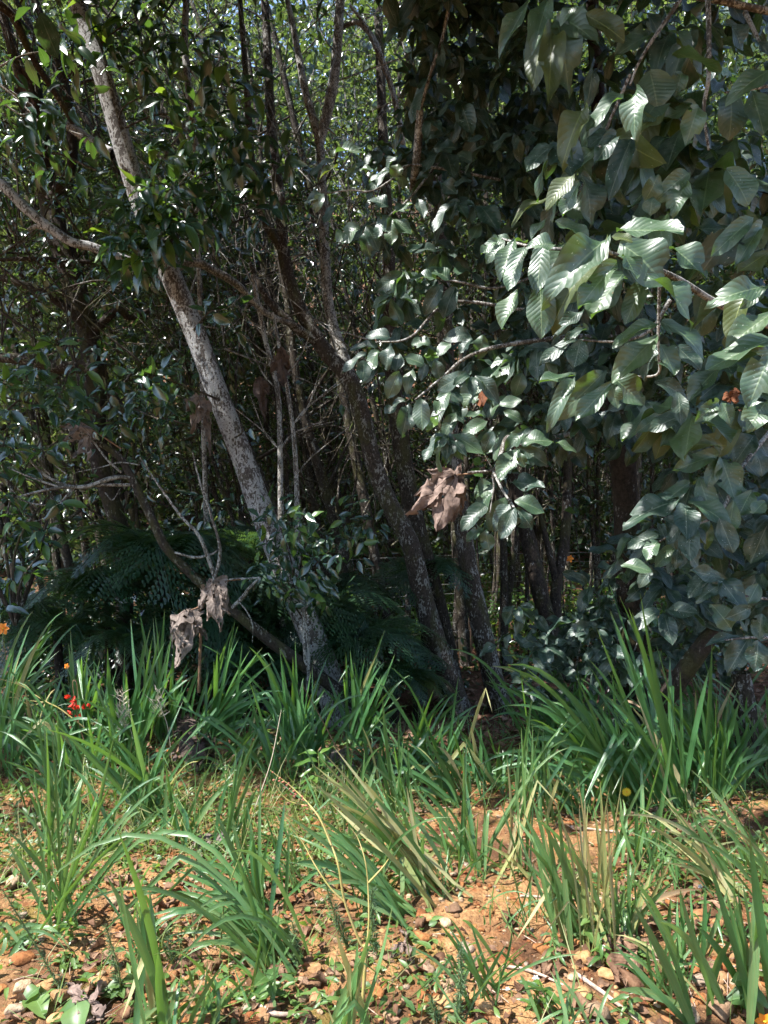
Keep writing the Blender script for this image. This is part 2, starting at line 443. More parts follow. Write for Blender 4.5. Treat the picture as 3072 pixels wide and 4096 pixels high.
def leaf_template(rows=7, width=.45, fold=.25, droop=.25, wave=.0, point=1., belly=.5, seed=0, halves=1, full=.8):
    """unit leaf along +Y, face +Z; returns V, quads, uv"""
    r = np.random.default_rng(seed)
    t = np.linspace(0, 1, rows)
    w = np.sin(np.pi * t ** (math.log(.5) / math.log(belly))) ** full
    w = w * (1 - .25 * t * (point - 1))
    w[0] = .04; w[-1] = .02 if full > .7 else .06
    w = w * width / 2
    cols = np.linspace(-1, 1, 2 * halves + 1)
    V, uv = [], []
    ph = r.random() * 6
    for i, tt in enumerate(t):
        for c in cols:
            z = -droop * tt ** 2 + abs(c) * w[i] * fold * 2 + wave * math.sin(tt * 9 + ph + (2 if c > 0 else 0)) * abs(c) * .06
            y = tt - .10 * droop * tt
            V.append((c * w[i], y, z)); uv.append((.5 + c / 2, tt))
    k = len(cols)
    Q = [(i * k + j, i * k + j + 1, (i + 1) * k + j + 1, (i + 1) * k + j) for i in range(rows - 1) for j in range(k - 1)]
    return np.array(V), np.array(Q), np.array(uv)
T_FAR = leaf_template(3, .50, .2, .12, belly=.5)
T_MID = leaf_template(5, .42, .22, .2, .5, belly=.45)
T_SLIM = leaf_template(5, .30, .22, .28, .5, belly=.42)
T_ROUND = leaf_template(5, .85, .15, .12, .4, belly=.38)
T_BIG = leaf_template(8, .44, .2, .22, 1.0, belly=.54, full=.62)
T_GRASS = leaf_template(5, .03, .2, .45, belly=.3)

def frames(d, up):
    """rotation matrices (N,3,3) with columns side, along, normal"""
    y = nrmz(d); x = nrmz(np.cross(y, up)); z = np.cross(x, y)
    return np.stack([x, y, z], -1)
def leaf_cloud(name, pos, d, up, size, tpl, mat, parent=None, kind='stuff', wj=.25, tint=None, label=None):
    V0, Q0, uv0 = tpl
    N = len(pos)
    Rm = frames(d, up)
    sc = np.ones((N, 1, 3)) * np.asarray(size, float).reshape(-1, 1, 1)
    sc[:, 0, 0] *= 1 + wj * (rng.random(N) * 2 - 1)
    V = np.einsum('nij,nkj->nki', Rm, V0[None] * sc) + np.asarray(pos)[:, None]
    nv = len(V0)
    Q = (Q0[None] + (np.arange(N) * nv)[:, None, None]).reshape(-1, Q0.shape[1])
    t = rng.random(N) if tint is None else tint
    me = mesh_np(name, V.reshape(-1, 3), Q, np.tile(uv0, (N, 1)), np.repeat(t, nv))
    return link(name, me, mat, parent, kind=kind)
def rdir(n, up=0., zs=1.):
    v = rng.normal(size=(n, 3)); v[:, 2] = v[:, 2] * zs + up
    return nrmz(v)

# ------------------------------------------------------------------ ground
def grid_axis(parts):
    out = []
    for a, b, s in parts: out += list(np.arange(a, b - s * .5, s))
    return np.array(out + [parts[-1][1]])
xs = grid_axis([(-300, -60, 30), (-60, -12, 4), (-12, -4, .5), (-4, -2.6, .12), (-2.6, 2.6, .032), (2.6, 4, .12), (4, 12, .5), (12, 60, 4), (60, 300, 30)])
ys = grid_axis([(-200, -10, 20), (-10, 1, .7), (1, 4.6, .032), (4.6, 8, .12), (8, 24, .5), (24, 100, 4), (100, 600, 40)])
GX, GY = np.meshgrid(xs, ys)
GZ = terrain(GX, GY)
nx, ny = len(xs), len(ys)
ii = (np.arange(ny - 1)[:, None] * nx + np.arange(nx - 1)[None]).ravel()
ground = link('ground', mesh_np('ground', np.stack([GX, GY, GZ], -1).reshape(-1, 3), np.stack([ii, ii + 1, ii + nx + 1, ii + nx], -1)), M['ground'])
tag(ground, 'sandy ochre soil running back under the dark wood', kind='structure')

# ------------------------------------------------------------------ the large trees of the edge
def tree_root(name, base, label, group=None): return empty(name, base, label, 'tree', group)
def pxpath(pts): return np.array([px(*p) for p in pts])
def trunk(name, pts, wpx, mat, parent, sides=14, rough=.12, n=None, foot=True, seed=1):
    P = pxpath(pts); D = np.array([p[2] for p in pts])
    R = np.asarray(wpx, float) / 2 / F * np.interp(np.linspace(0, 1, len(wpx)), np.linspace(0, 1, len(D)), D)
    if foot:                                   # run the trunk down into the soil
        last = P[-1].copy(); g = float(terrain(last[0], last[1]))
        if last[2] > g - .1:
            step = nrmz(P[-1] - P[-2]); k = (last[2] - g + .15) / max(-step[2], .3)
            P = np.vstack([P, last + step * k]); R = np.append(R, R[-1] * 1.25)
    return tube(name, P, R, mat, parent, sides, n or 6 * len(P), rough, seed)

# sunlit gaps: foliage is cut away on purpose so sun reaches these chosen points
LIT = []
def lit(p, r): LIT.append((np.asarray(p, float), r))
for t in ((560, 900, 5.8, .28), (700, 1180, 5.9, .3), (800, 1420, 5.95, .32), (880, 1600, 6, .3), (950, 1800, 6, .3), (1010, 1980, 6, .22), (450, 420, 5.6, .25), (1260, 2560, 6, .16),
          (2450, 1050, 2.15, .26), (2620, 1010, 2.15, .24), (2350, 1120, 2.2, .2), (2250, 1050, 2.2, .2), (2600, 930, 2.2, .2), (2000, 1050, 2.4, .2), (2980, 1500, 2.0, .24), (2130, 1080, 2.3, .2), (2480, 1250, 2.2, .14), (2300, 1560, 2.5, .14), (3000, 1350, 2.0, .15), (2380, 1620, 2.5, .16), (2900, 650, 2.2, .15),
          (1560, 880, 4.3, .22), (1420, 590, 4.4, .16), (1780, 1120, 4.2, .2), (1640, 1450, 4.2, .13), (1860, 1700, 4.1, .25), (1980, 1650, 4.1, .2), (1760, 2010, 4.1, .2), (1680, 1560, 4.2, .16),
          (350, 3000, 4.2, .22), (250, 2920, 4.3, .16), (1350, 3150, 4.0, .22), (1560, 2700, 5, .12), (830, 2560, 5, .1), (2560, 2950, 4, .12), (2420, 2600, 4.2, .1), (2100, 2900, 4, .13),
          (60, 2150, 5.2, .12), (2300, 2400, 15, .9), (2450, 2330, 16, .9), (2030, 2500, 12, .7), (2200, 2480, 12.5, .7), (1960, 2640, 9.6, .5), (2300, 2380, 11.5, .7), (2050, 2420, 10.5, .6), (1960, 2600, 9.2, .5), (2380, 2130, 12.5, .8), (2200, 2330, 10, .5), (2600, 2050, 12, .7), (2150, 2150, 11.5, .5), (1830, 2450, 10, .4), (1700, 2480, 9, .3), (620, 2650, 4.7, .16), (930, 2600, 4.8, .2), (1050, 2750, 4.7, .14), (1480, 2780, 4.8, .2), (1160, 2700, 4.7, .12), (130, 2650, 4.8, .2), (2600, 2650, 3.9, .16), (2700, 2900, 3.9, .12), (2250, 2900, 4.0, .14), (2880, 2900, 3.9, .13), (1750, 2880, 4.4, .12), (480, 2750, 4.5, .14), (1900, 3000, 4.2, .14), (960, 2080, 6.6, .22), (950, 2180, 6.6, .15), (900, 800, 5.4, .2), (820, 520, 5.4, .2), (700, 900, 5.4, .2), (1300, 2150, 5.4, .14), (600, 150, 5.2, .2), (1150, 2100, 5.4, .1)):
    lit(px(*t[:3]), t[3])
def open_to_sun(C, pad=0.):
    """clump centres that do not stand between a sunlit spot and the sun"""
    keep = np.ones(len(C), bool)
    for p, r in LIT:
        v = C - p; a = v @ S
        dist = np.linalg.norm(v - a[:, None] * S, axis=1)
        keep &= ~((a > .15) & (dist < r + pad))
    return keep
def clump_leaves(centres, per, spread, size, flat=.7):
    n = len(centres) * per
    c = np.repeat(centres, per, 0)
    off = rng.normal(size=(n, 3)) * spread; off[:, 2] *= flat
    pos = c + off
    d = nrmz(off * .8 + rng.normal(size=(n, 3)) * spread * .8 + np.array([0, 0, -.45 * spread]))
    up = nrmz(rng.normal(size=(n, 3)) * .55 + np.array([-.1, -.2, 1]))
    k = open_to_sun(pos, .06)
    return pos[k], d[k], up[k], (size * (.6 + .8 * rng.random(n)))[k]
def crown(parent, box, n, per, spread, size, tpl, mat, name='crown', keep=None, pad=.2, dens=None):
    lo, hi = np.array(box[0]), np.array(box[1])
    C = lo + (hi - lo) * rng.random((n, 3))
    if keep is not None: C = C[keep(C)]
    if dens is not None:
        m = vnoise(C[:, 0] * dens + 3, C[:, 1] * dens + C[:, 2] * dens * .8) > .36
        C = C[m]
    if not len(C): return None
    return leaf_cloud(name, *clump_leaves(C, per, spread, size), tpl, mat, parent)

# --- the pale leaning tree
T1 = tree_root('leaning_tree', (*px(1370, 2850, 6.0)[:2], -.35), 'tall leaning tree with pale lichen-blotched trunk rising out of the ferns')
t1path = [(60, -700, 5.5), (190, -300, 5.6), (305, 0, 5.7), (400, 270, 5.7), (475, 520, 5.75), (560, 800, 5.8), (650, 1020, 5.85), (775, 1320, 5.9), (880, 1600, 5.95), (970, 1830, 6), (1050, 2050, 6), (1180, 2380, 6), (1260, 2570, 6), (1340, 2800, 6.0)]
trunk('trunk', t1path, [52, 60, 68, 74, 78, 81, 83, 85, 87, 89, 92, 98, 108, 128], M['bark_pale'], T1, 18, .10, 110)
def branch(parent, pts, w, mat='bark_twig', sides=7, name='branch', seed=0):
    P = pxpath(pts); D = np.array([p[2] for p in pts])
    R = np.asarray(w, float) / 2 / F * np.interp(np.linspace(0, 1, len(w)), np.linspace(0, 1, len(D)), D)
    return tube(name, P, R, M[mat], parent, sides, 6 * len(pts), .12, seed)
branch(T1, [(0, 730, 5.6), (120, 850, 5.6), (270, 960, 5.65), (360, 985, 5.7), (450, 1020, 5.75), (570, 1060, 5.85), (690, 1075, 5.95)], [38, 38, 36, 36, 38, 40], 'bark_pale')
branch(T1, [(700, 1070, 6.05), (780, 1050, 6.1), (850, 1080, 6.2), (950, 1140, 6.4), (1060, 1250, 6.6), (1180, 1300, 6.8)], [40, 34, 32, 26, 18], 'bark_twig')
branch(T1, [(460, 620, 5.8), (400, 590, 5.95), (300, 520, 6.1), (240, 480, 6.2)], [48, 40, 34], 'bark_pale')
branch(T1, [(110, 920, 5.6), (150, 905, 5.62), (230, 935, 5.65)], [12, 18, 22])
branch(T1, [(690, 960, 5.5), (640, 985, 5.4), (570, 995, 5.4)], [14, 10, 6], 'bark_wood', 5)
branch(T1, [(0, 20, 5.5), (60, 80, 5.6), (130, 230, 5.8), (250, 420, 6.0), (330, 570, 6.2)], [36, 30, 24, 16], 'bark_wood')
branch(T1, [(190, -300, 5.6), (700, -500, 5.2), (1200, -620, 4.9)], [60, 50, 30], 'bark_pale')
branch(T1, [(60, -700, 5.5), (-300, -1100, 5.3), (-700, -1300, 5.0)], [60, 46, 30], 'bark_pale')
above = lambda C: C[:, 2] > 1.6 + .721 * C[:, 1] + .8
crown(T1, ((-7.5, 3.0, 4.4), (-1.0, 5.6, 6.8)), 560, 70, .25, .17, T_MID, M['canopy'], keep=above)
# leaf sprays on the trunk
def spray(leaf_list, cx, cy, d, n, size, r, droop=.5):
    """n leaves round a twig end at a photograph pixel"""
    c = px(cx, cy, d)
    rm = r / F * d
    for _ in range(n):
        o = rng.normal(size=3) * rm * np.array([.6, .5, .55])
        dr = nrmz(o / max(rm, 1e-6) * .8 + rng.normal(size=3) * .5 + np.array([0, -.25, -droop]))
        up = nrmz(np.array([-.25, -.75, .75]) + rng.normal(size=3) * .45)
        leaf_list.append((c + o, dr, up, size * (.65 + .6 * rng.random())))
def leaf_object(parent, tplm, mat, pos, dr, up, size, w=1., name='leaf'):
    R = frames(np.asarray(dr)[None], np.asarray(up)[None])[0]
    Mx = Matrix(R.tolist()).to_4x4() @ Matrix.Diagonal((size * w, size, size, 1))
    Mx.translation = Vector(pos)
    o = bpy.data.objects.new(name, tplm[mat])
    o.parent = parent
    o.matrix_local = Matrix.Translation(-Vector(parent.location)) @ Mx
    COL.objects.link(o)
    return o
class LeafMeshes:
    """shared leaf meshes, one per shape and material"""
    def __init__(s, tpls): s.t = tpls; s.c = {}
    def get(s, mat, i):
        k = (mat, i % len(s.t))
        if k not in s.c:
            V, Q, uv = s.t[k[1]]
            me = mesh_np('leaf', V, Q, uv); me.materials.append(M[mat]); s.c[k] = me
        return s.c[k]
LM_SMALL = LeafMeshes([leaf_template(5, .40, .25, .15 + .1 * i, .6, belly=.40 + .03 * i, seed=i) for i in range(5)])
def bitten(t, seed, n):
    V, Q, uv = t; r = np.random.default_rng(seed); cols = 5; rows = len(V) // cols; drop = set()
    for _ in range(n):
        i = int(r.integers(2, rows - 2)); e = int(r.choice([0, 3]))
        drop.add((i, e))
        if r.random() < .5: drop.add((i + 1, e))
    keep = [k for k in range(len(Q)) if (k // 4, k % 4) not in drop]
    return V, Q[keep], uv
LM_BIG = LeafMeshes([leaf_template(9, .46, [.16, .22, .12, .28, .18, .1, .2][i], [.1, .25, .35, .18, .05, .3, .45][i], 1.1, belly=[.52, .55, .5, .56, .58, .53, .5][i], seed=i, halves=2, full=.66) for i in range(7)]
    + [bitten(leaf_template(15, .46 + .05 * (i % 3), .12 + .06 * i, [.3, .12, .4, .2][i], 1.6, belly=.52, seed=20 + i, halves=2, full=.66), i, 1 + i % 2) for i in range(4)])
def place(parent, L, lm, mats, most=300, tpl=T_MID, smat='small', near=True, gaps=False):
    """the leaves that show largest are parts of their own, the rest one mass"""
    if gaps:
        ok = open_to_sun(np.array([q[0] for q in L]), -.02)
        L = [q for q, k_ in zip(L, ok) if k_]
    L = sorted(L, key=lambda q: q[0][1] / max(q[3], .01)) if near else L
    for i, (p, dr, up, s) in enumerate(L[:most]):
        mat = mats[int(rng.integers(len(mats)))]
        leaf_object(parent, {mat: lm.get(mat, int(rng.integers(60)))}, mat, p, dr, up, s)
    rest = L[most:]
    if rest:
        leaf_cloud('foliage', np.array([q[0] for q in rest]), np.array([q[1] for q in rest]), np.array([q[2] for q in rest]), np.array([q[3] for q in rest]), tpl, M[smat], parent)
def twig_between(parent, a, b, r0=.006, r1=.003, mat='bark_wood', sag=.05, name='twig'):
    m = (a + b) / 2 + np.array([rng.normal() * sag, rng.normal() * sag, rng.normal() * sag * .6 + sag * .3])
    return tube(name, [a, m, b], [r0, (r0 + r1) / 2, r1], M[mat], parent, 5, 10)

L = []
for (x, y, r, n) in [(430, 60, 110, 12), (560, 60, 130, 20), (660, 100, 100, 12), (600, 190, 110, 16), (500, 240, 90, 10), (420, 200, 70, 6), (570, 250, 80, 10),
                     (880, 180, 80, 8), (930, 330, 70, 6), (640, 360, 90, 10), (760, 470, 100, 12), (860, 520, 90, 18), (930, 480, 80, 14), (960, 580, 90, 14), (820, 600, 90, 14), (900, 660, 80, 12),
                     (560, 640, 80, 10), (640, 660, 110, 18), (720, 730, 110, 18), (600, 760, 110, 20), (520, 800, 90, 14), (680, 830, 110, 22), (600, 870, 110, 20), (760, 840, 90, 12), (850, 800, 90, 12), (930, 770, 80, 10),
                     (520, 930, 90, 14), (600, 960, 90, 14), (680, 930, 80, 12), (480, 990, 70, 10), (560, 1040, 70, 10), (640, 1050, 60, 8),
                     (1040, 700, 70, 8), (1020, 850, 70, 6), (1150, 660, 70, 8), (1120, 780, 60, 6)]:
    spray(L, x, y, 5.25 + rng.random() * .4, int(n * 1.5), .175, r)
for (x, y, r, n) in [(770, 1230, 70, 12), (830, 1290, 80, 14), (760, 1330, 60, 8), (880, 1240, 60, 8), (640, 1510, 80, 14), (580, 1540, 70, 12), (700, 1560, 60, 8), (610, 1620, 80, 10), (540, 1500, 60, 8), (650, 1680, 60, 8), (900, 1690, 60, 10), (960, 1720, 50, 8)]:
    spray(L, x, y, 5.4 + rng.random() * .3, n, .15, r, .2)
tp = np.array([(p_[0], p_[1]) for p_ in t1path])
def clear_of_trunk(q):
    X = 1536 + q[0][0] / q[0][1] * F; Y = 2048 - (q[0][2] - CAM_Z) / q[0][1] * F
    return not (abs(X - np.interp(Y, tp[:, 1], tp[:, 0]) + 10) < 85 and (270 < Y < 740 or 1060 < Y < 2000)) or rng.random() < .06
L = [q for q in L if clear_of_trunk(q)]
place(T1, L, LM_SMALL, ['small', 'small', 'small', 'fresh'], 300)
for a, b in (((480, 520), (760, 470)), ((560, 800), (900, 660)), ((560, 820), (760, 840)), ((470, 500), (640, 360)), ((650, 1000), (520, 930)), ((775, 1320), (880, 1240)), ((880, 1600), (640, 1510)), ((380, 200), (560, 60)), ((400, 270), (600, 190)), ((640, 980), (930, 770)), ((940, 1750), (960, 1690))):
    twig_between(T1, px(*a, 5.75), px(*b, 5.4), .010, .004)
# the low leafy shoots in front of the pale trunk
SH1 = empty('leafy_sapling', px(1230, 2700, 5.6), 'dark glossy small-leaved sapling hiding the foot of the pale trunk', 'sapling')
L = []
for (x, y, r, n) in [(1090, 2020, 60, 12), (1080, 2090, 70, 16), (1140, 2100, 70, 16), (1210, 2080, 70, 14), (1170, 2170, 80, 20), (1260, 2150, 80, 20), (1330, 2100, 70, 14), (1400, 2080, 60, 10), (1450, 2110, 60, 10), (1500, 2120, 40, 5), (1380, 2180, 80, 14), (1440, 2200, 60, 8), (1100, 2200, 70, 14), (1080, 2290, 70, 14), (1150, 2270, 80, 18), (1230, 2250, 80, 18), (1300, 2270, 70, 12), (1180, 2340, 70, 16), (1250, 2340, 60, 12), (1110, 2370, 60, 10), (1220, 2400, 50, 8), (1290, 2400, 50, 6), (1050, 2250, 50, 8)]:
    spray(L, x, y, 5.3 + rng.random() * .4, n, .115, r, .25)
place(SH1, L, LM_SMALL, ['small', 'small', 'small', 'small', 'fresh'], 300)
for a, b in (((1180, 2380), (1100, 2050)), ((1190, 2350), (1300, 2100)), ((1200, 2340), (1480, 2110)), ((1230, 2500), (1190, 2300)), ((1215, 2330), (1400, 2200))):
    twig_between(SH1, px(*a, 5.65), px(*b, 5.45), .009, .004)
tube('stem', [px(1230, 2760, 5.6), px(1235, 2600, 5.6), px(1215, 2450, 5.62), px(1190, 2340, 5.6)], [.012, .012, .011, .009], M['bark_twig'], SH1, 7)
for d_ in ((1215, 2430, 1218, 2660), ):
    branch(SH1, [(d_[0], d_[1], 5.5), (1216, 2550, 5.48), (1222, 2640, 5.46), (1235, 2665, 5.45)], [14, 15, 16, 10], 'bark_twig', 6, 'hanging_twig')

# --- the mossy brown tree in the middle
T2 = tree_root('mossy_tree', (*px(1830, 2850, 7.0)[:2], -.35), 'mossy brown trunk bending to the left behind the hanging dead leaf')
trunk('trunk', [(1040, -300, 7.4), (1070, 200, 7.4), (1090, 560, 7.3), (1120, 800, 7.2), (1140, 1050, 7.2), (1200, 1230, 7.1), (1300, 1400, 7.1), (1390, 1500, 7), (1445, 1640, 7), (1490, 1830, 7), (1560, 2020, 7), (1640, 2180, 7), (1690, 2380, 7), (1740, 2560, 7), (1820, 2800, 7)],
      [28, 34, 38, 44, 50, 56, 62, 66, 66, 68, 72, 76, 82, 88, 104], M['bark_brown'], T2, 16, .16, 90)
branch(T2, [(1130, 1000, 7.2), (1060, 880, 7.1), (1010, 700, 7.0), (990, 400, 6.9), (960, 0, 6.9)], [40, 34, 28, 20], 'bark_brown', 8)
branch(T2, [(1300, 1390, 7.1), (1160, 1290, 7), (1060, 1180, 7), (1000, 1050, 7.1)], [40, 36, 28, 18], 'bark_brown', 8)
branch(T2, [(1400, 1500, 7), (1320, 1250, 7.2), (1300, 1000, 7.3), (1290, 760, 7.4), (1275, 560, 7.4), (1225, 380, 7.3), (1195, 220, 7.3), (1150, 0, 7.3)], [50, 44, 40, 36, 34, 28, 22], 'bark_twig', 9)
branch(T2, [(1278, 570, 7.4), (1320, 400, 7.3), (1345, 240, 7.2), (1362, 0, 7.1)], [40, 44, 42, 36], 'bark_twig', 9)
branch(T2, [(1360, 110, 7.2), (1440, 90, 7.1), (1490, 150, 7.1), (1520, 220, 7.1), (1560, 330, 7.2), (1600, 500, 7.2), (1625, 680, 7.3)], [18, 22, 24, 24, 24, 22], 'bark_twig', 7)
branch(T2, [(1560, 330, 7.2), (1470, 120, 7.0), (1400, 20, 6.9)], [18, 16, 12], 'bark_pale', 6)
crown(T2, ((-3.6, 4.0, 5.4), (.6, 7.0, 8.0)), 330, 60, .27, .16, T_MID, M['canopy'], keep=above)
T2b = tree_root('mossy_tree', (*px(1800, 2800, 7.4)[:2], -.36), 'straight grey-brown trunk close behind the bent mossy trunk', None)
trunk('trunk', [(1500, -300, 7.7), (1530, 500, 7.6), (1555, 1000, 7.5), (1560, 1300, 7.5), (1580, 1600, 7.5), (1615, 1850, 7.5), (1650, 2050, 7.45), (1700, 2250, 7.4), (1760, 2480, 7.4), (1810, 2760, 7.4)], [30, 40, 48, 56, 66, 70, 74, 80, 84, 96], M['bark_wood'], T2b, 14, .14, 70, seed=4)
T3 = tree_root('dark_tree', (*px(2000, 2820, 7.2)[:2], -.36), 'dark straight trunk standing beside the wire fence post')
trunk('trunk', [(1700, -300, 7.8), (1740, 500, 7.7), (1780, 1200, 7.6), (1800, 1700, 7.4), (1850, 2100, 7.3), (1890, 2350, 7.2), (1945, 2600, 7.2), (1990, 2790, 7.2)], [24, 38, 50, 60, 66, 72, 80, 92], M['bark_brown'], T3, 14, .12, 50, seed=6)
T4 = tree_root('dark_tree', (*px(2240, 2560, 8.4)[:2], -.3), 'forked dark trunk under the big-leaved branches by the fence')
trunk('trunk', [(1960, 900, 8.8), (2000, 1500, 8.7), (2050, 1900, 8.6), (2110, 2150, 8.5), (2150, 2330, 8.4), (2190, 2480, 8.4), (2230, 2620, 8.4)], [26, 38, 50, 62, 68, 72, 84], M['bark_dark'], T4, 12, .14, 36, seed=8)
branch(T4, [(2225, 2500, 8.4), (2225, 2350, 8.45), (2260, 2150, 8.6), (2270, 1900, 8.8), (2280, 1600, 9)], [46, 44, 40, 34, 28], 'bark_dark', 9)
branch(T4, [(2225, 2330, 8.45), (2190, 2180, 8.5), (2160, 2050, 8.6)], [30, 26, 18], 'bark_dark', 8)
T5 = tree_root('mossy_tree', (*px(2495, 2450, 9)[:2], -.3), 'upright trunk with crusty lichen seen through the gap in the big leaves')
trunk('trunk', [(2580, 1200, 9), (2550, 1650, 9), (2535, 1850, 9), (2525, 2050, 9), (2505, 2200, 9), (2495, 2400, 9)], [46, 52, 54, 56, 54, 60], M['bark_brown'], T5, 14, .2, 50, seed=9)
T6 = tree_root('dark_tree', (*px(430, 2600, 7.6)[:2], -.3), 'dark branching tree standing behind the pale leaning trunk on the left')
trunk('trunk', [(120, 300, 7.3), (150, 500, 7.4), (190, 760, 7.5), (240, 960, 7.5), (300, 1150, 7.5), (360, 1370, 7.5), (385, 1600, 7.5), (400, 1850, 7.5), (480, 2150, 7.5), (500, 2550, 7.5)], [70, 76, 86, 90, 92, 84, 78, 70, 64, 70], M['bark_dark'], T6, 14, .18, 70, seed=10)
branch(T6, [(340, 1300, 7.4), (250, 1220, 7.3), (150, 1160, 7.2), (0, 1110, 7.2)], [44, 36, 30, 26], 'bark_dark', 8)
branch(T6, [(390, 1460, 7.4), (250, 1470, 7.3), (120, 1440, 7.2), (0, 1430, 7.2)], [60, 54, 48, 40], 'bark_brown', 9)
branch(T6, [(380, 1320, 7.4), (470, 1240, 7.4), (520, 1270, 7.5), (600, 1240, 7.6)], [40, 34, 26, 18], 'bark_dark', 8)
branch(T6, [(150, 480, 7.4), (80, 300, 7.2), (30, 120, 7.1), (-20, -50, 7.0)], [44, 44, 42, 36], 'bark_brown', 8)
branch(T6, [(380, 1050, 7.4), (230, 1040, 7.3), (100, 1035, 7.2), (-20, 1040, 7.2)], [16, 20, 18, 14], 'bark_dark', 6)
branch(T6, [(200, 800, 7.4), (290, 640, 7.3), (250, 300, 7.3), (140, 0, 7.2)], [40, 40, 36, 28], 'bark_dark', 8)
branch(T6, [(390, 1500, 7.5), (480, 1620, 7.4), (500, 1650, 7.4)], [36, 30, 24], 'bark_dark', 7)
crown(T6, ((-7.5, 5.0, 5.6), (-3.4, 8.6, 8.5)), 220, 60, .3, .16, T_MID, M['canopy'], keep=above)
T7 = tree_root('fallen_tree', (*px(1150, 2650, 5.7)[:2], -.2), 'thin grey trunk leaning far over with bare lichen-covered twigs')
trunk('trunk', [(318, 1731, 5.5), (464, 1817, 5.5), (530, 1917, 5.5), (577, 2016, 5.5), (617, 2096, 5.5), (663, 2189, 5.5), (749, 2281, 5.55), (822, 2348, 5.55), (915, 2427, 5.6), (995, 2494, 5.6), (1094, 2573, 5.65), (1200, 2650, 5.7)], [16, 28, 33, 35, 36, 38, 38, 40, 42, 44, 50, 50], M['bark_wood'], T7, 10, .16, 80, seed=12)
for pts, w in (([(535, 1910, 5.5), (450, 1912, 5.4), (350, 1945, 5.35), (250, 1950, 5.3), (160, 1965, 5.25), (60, 1990, 5.2)], [14, 20, 16, 12, 6]),
               ([(520, 1940, 5.5), (400, 1940, 5.45), (280, 1945, 5.4), (180, 1900, 5.35), (110, 1830, 5.3), (70, 1790, 5.3)], [14, 16, 14, 10, 5]),
               ([(250, 1950, 5.3), (180, 1930, 5.3), (100, 1900, 5.25), (30, 1870, 5.25)], [12, 8, 4]),
               ([(300, 1950, 5.35), (240, 2010, 5.3), (170, 2020, 5.3), (90, 2000, 5.3), (40, 1950, 5.3)], [10, 9, 7, 4]),
               ([(290, 1955, 5.35), (260, 1990, 5.3), (200, 2060, 5.25), (130, 2090, 5.2)], [9, 7, 4]),
               ([(200, 1900, 5.35), (170, 1860, 5.3), (165, 1760, 5.3)], [7, 5, 3]), ([(270, 1900, 5.3), (210, 1850, 5.3), (160, 1780, 5.3)], [7, 5, 3]),
               ([(485, 1890, 5.45), (430, 1840, 5.4), (360, 1750, 5.35), (320, 1730, 5.3)], [10, 9, 7, 5]), ([(560, 1860, 5.5), (480, 1850, 5.45), (400, 1870, 5.4), (300, 1890, 5.35)], [6, 6, 5, 3]),
               ([(420, 1970, 5.4), (450, 2000, 5.35), (480, 1955, 5.3)], [6, 5, 3]), ([(700, 2210, 5.5), (780, 2230, 5.5), (850, 2215, 5.5), (870, 2200, 5.5)], [10, 12, 10, 7]),
               ([(855, 2330, 5.5), (880, 2200, 5.45), (840, 2050, 5.4), (800, 1930, 5.4), (770, 1810, 5.4)], [16, 14, 11, 8, 5]),
               ([(860, 2310, 5.5), (800, 2150, 5.45), (720, 2060, 5.45), (620, 1920, 5.45), (560, 1830, 5.45)], [20, 16, 12, 8, 5]),
               ([(930, 2430, 5.5), (970, 2390, 5.45), (1000, 2350, 5.4), (1040, 2310, 5.4)], [16, 18, 15, 10]), ([(870, 2335, 5.5), (930, 2318, 5.4), (990, 2315, 5.4), (1040, 2310, 5.4)], [12, 11, 9, 7]),
               ([(950, 2400, 5.4), (990, 2450, 5.38), (1010, 2500, 5.37), (1010, 2570, 5.37)], [6, 5, 4, 3])):
    branch(T7, pts, w, 'bark_twig', 6, 'twig')
# sapling stems behind the pale trunk, one with dead leaves
for lab, pts, w in (('thin pale upright stem right of the leaning pale trunk', [(1010, 1100, 6.6), (1060, 1350, 6.6), (1110, 1560, 6.55), (1120, 1800, 6.5), (1125, 2150, 6.5)], [18, 20, 20, 22, 24]),
                    ('slender pale sapling with crossing twigs in front of the mossy tree', [(1090, 1250, 6.4), (1140, 1500, 6.4), (1170, 1700, 6.4), (1185, 1900, 6.4), (1190, 2150, 6.4)], [12, 16, 18, 20, 22]),
                    ('slanting thin brown stem at the top left beside the pale trunk', [(745, 0, 6.3), (740, 200, 6.3), (760, 400, 6.3), (780, 560, 6.4), (790, 900, 6.5)], [26, 28, 26, 24, 18])):
    t = tree_root('thin_sapling', px(*pts[-1]), lab)
    trunk('trunk', pts, w, M['bark_twig'], t, 8, .12, 40)
    for j in range(7):
        a = pts[int(rng.integers(1, len(pts) - 1))]
        s_ = rng.choice([-1, 1])
        branch(t, [(a[0], a[1], a[2]), (a[0] + s_ * 60, a[1] - 70, a[2]), (a[0] + s_ * (110 + rng.random() * 120), a[1] - 100 - rng.random() * 160, a[2] - .1)], [7, 6, 3], 'bark_twig', 5, 'twig')

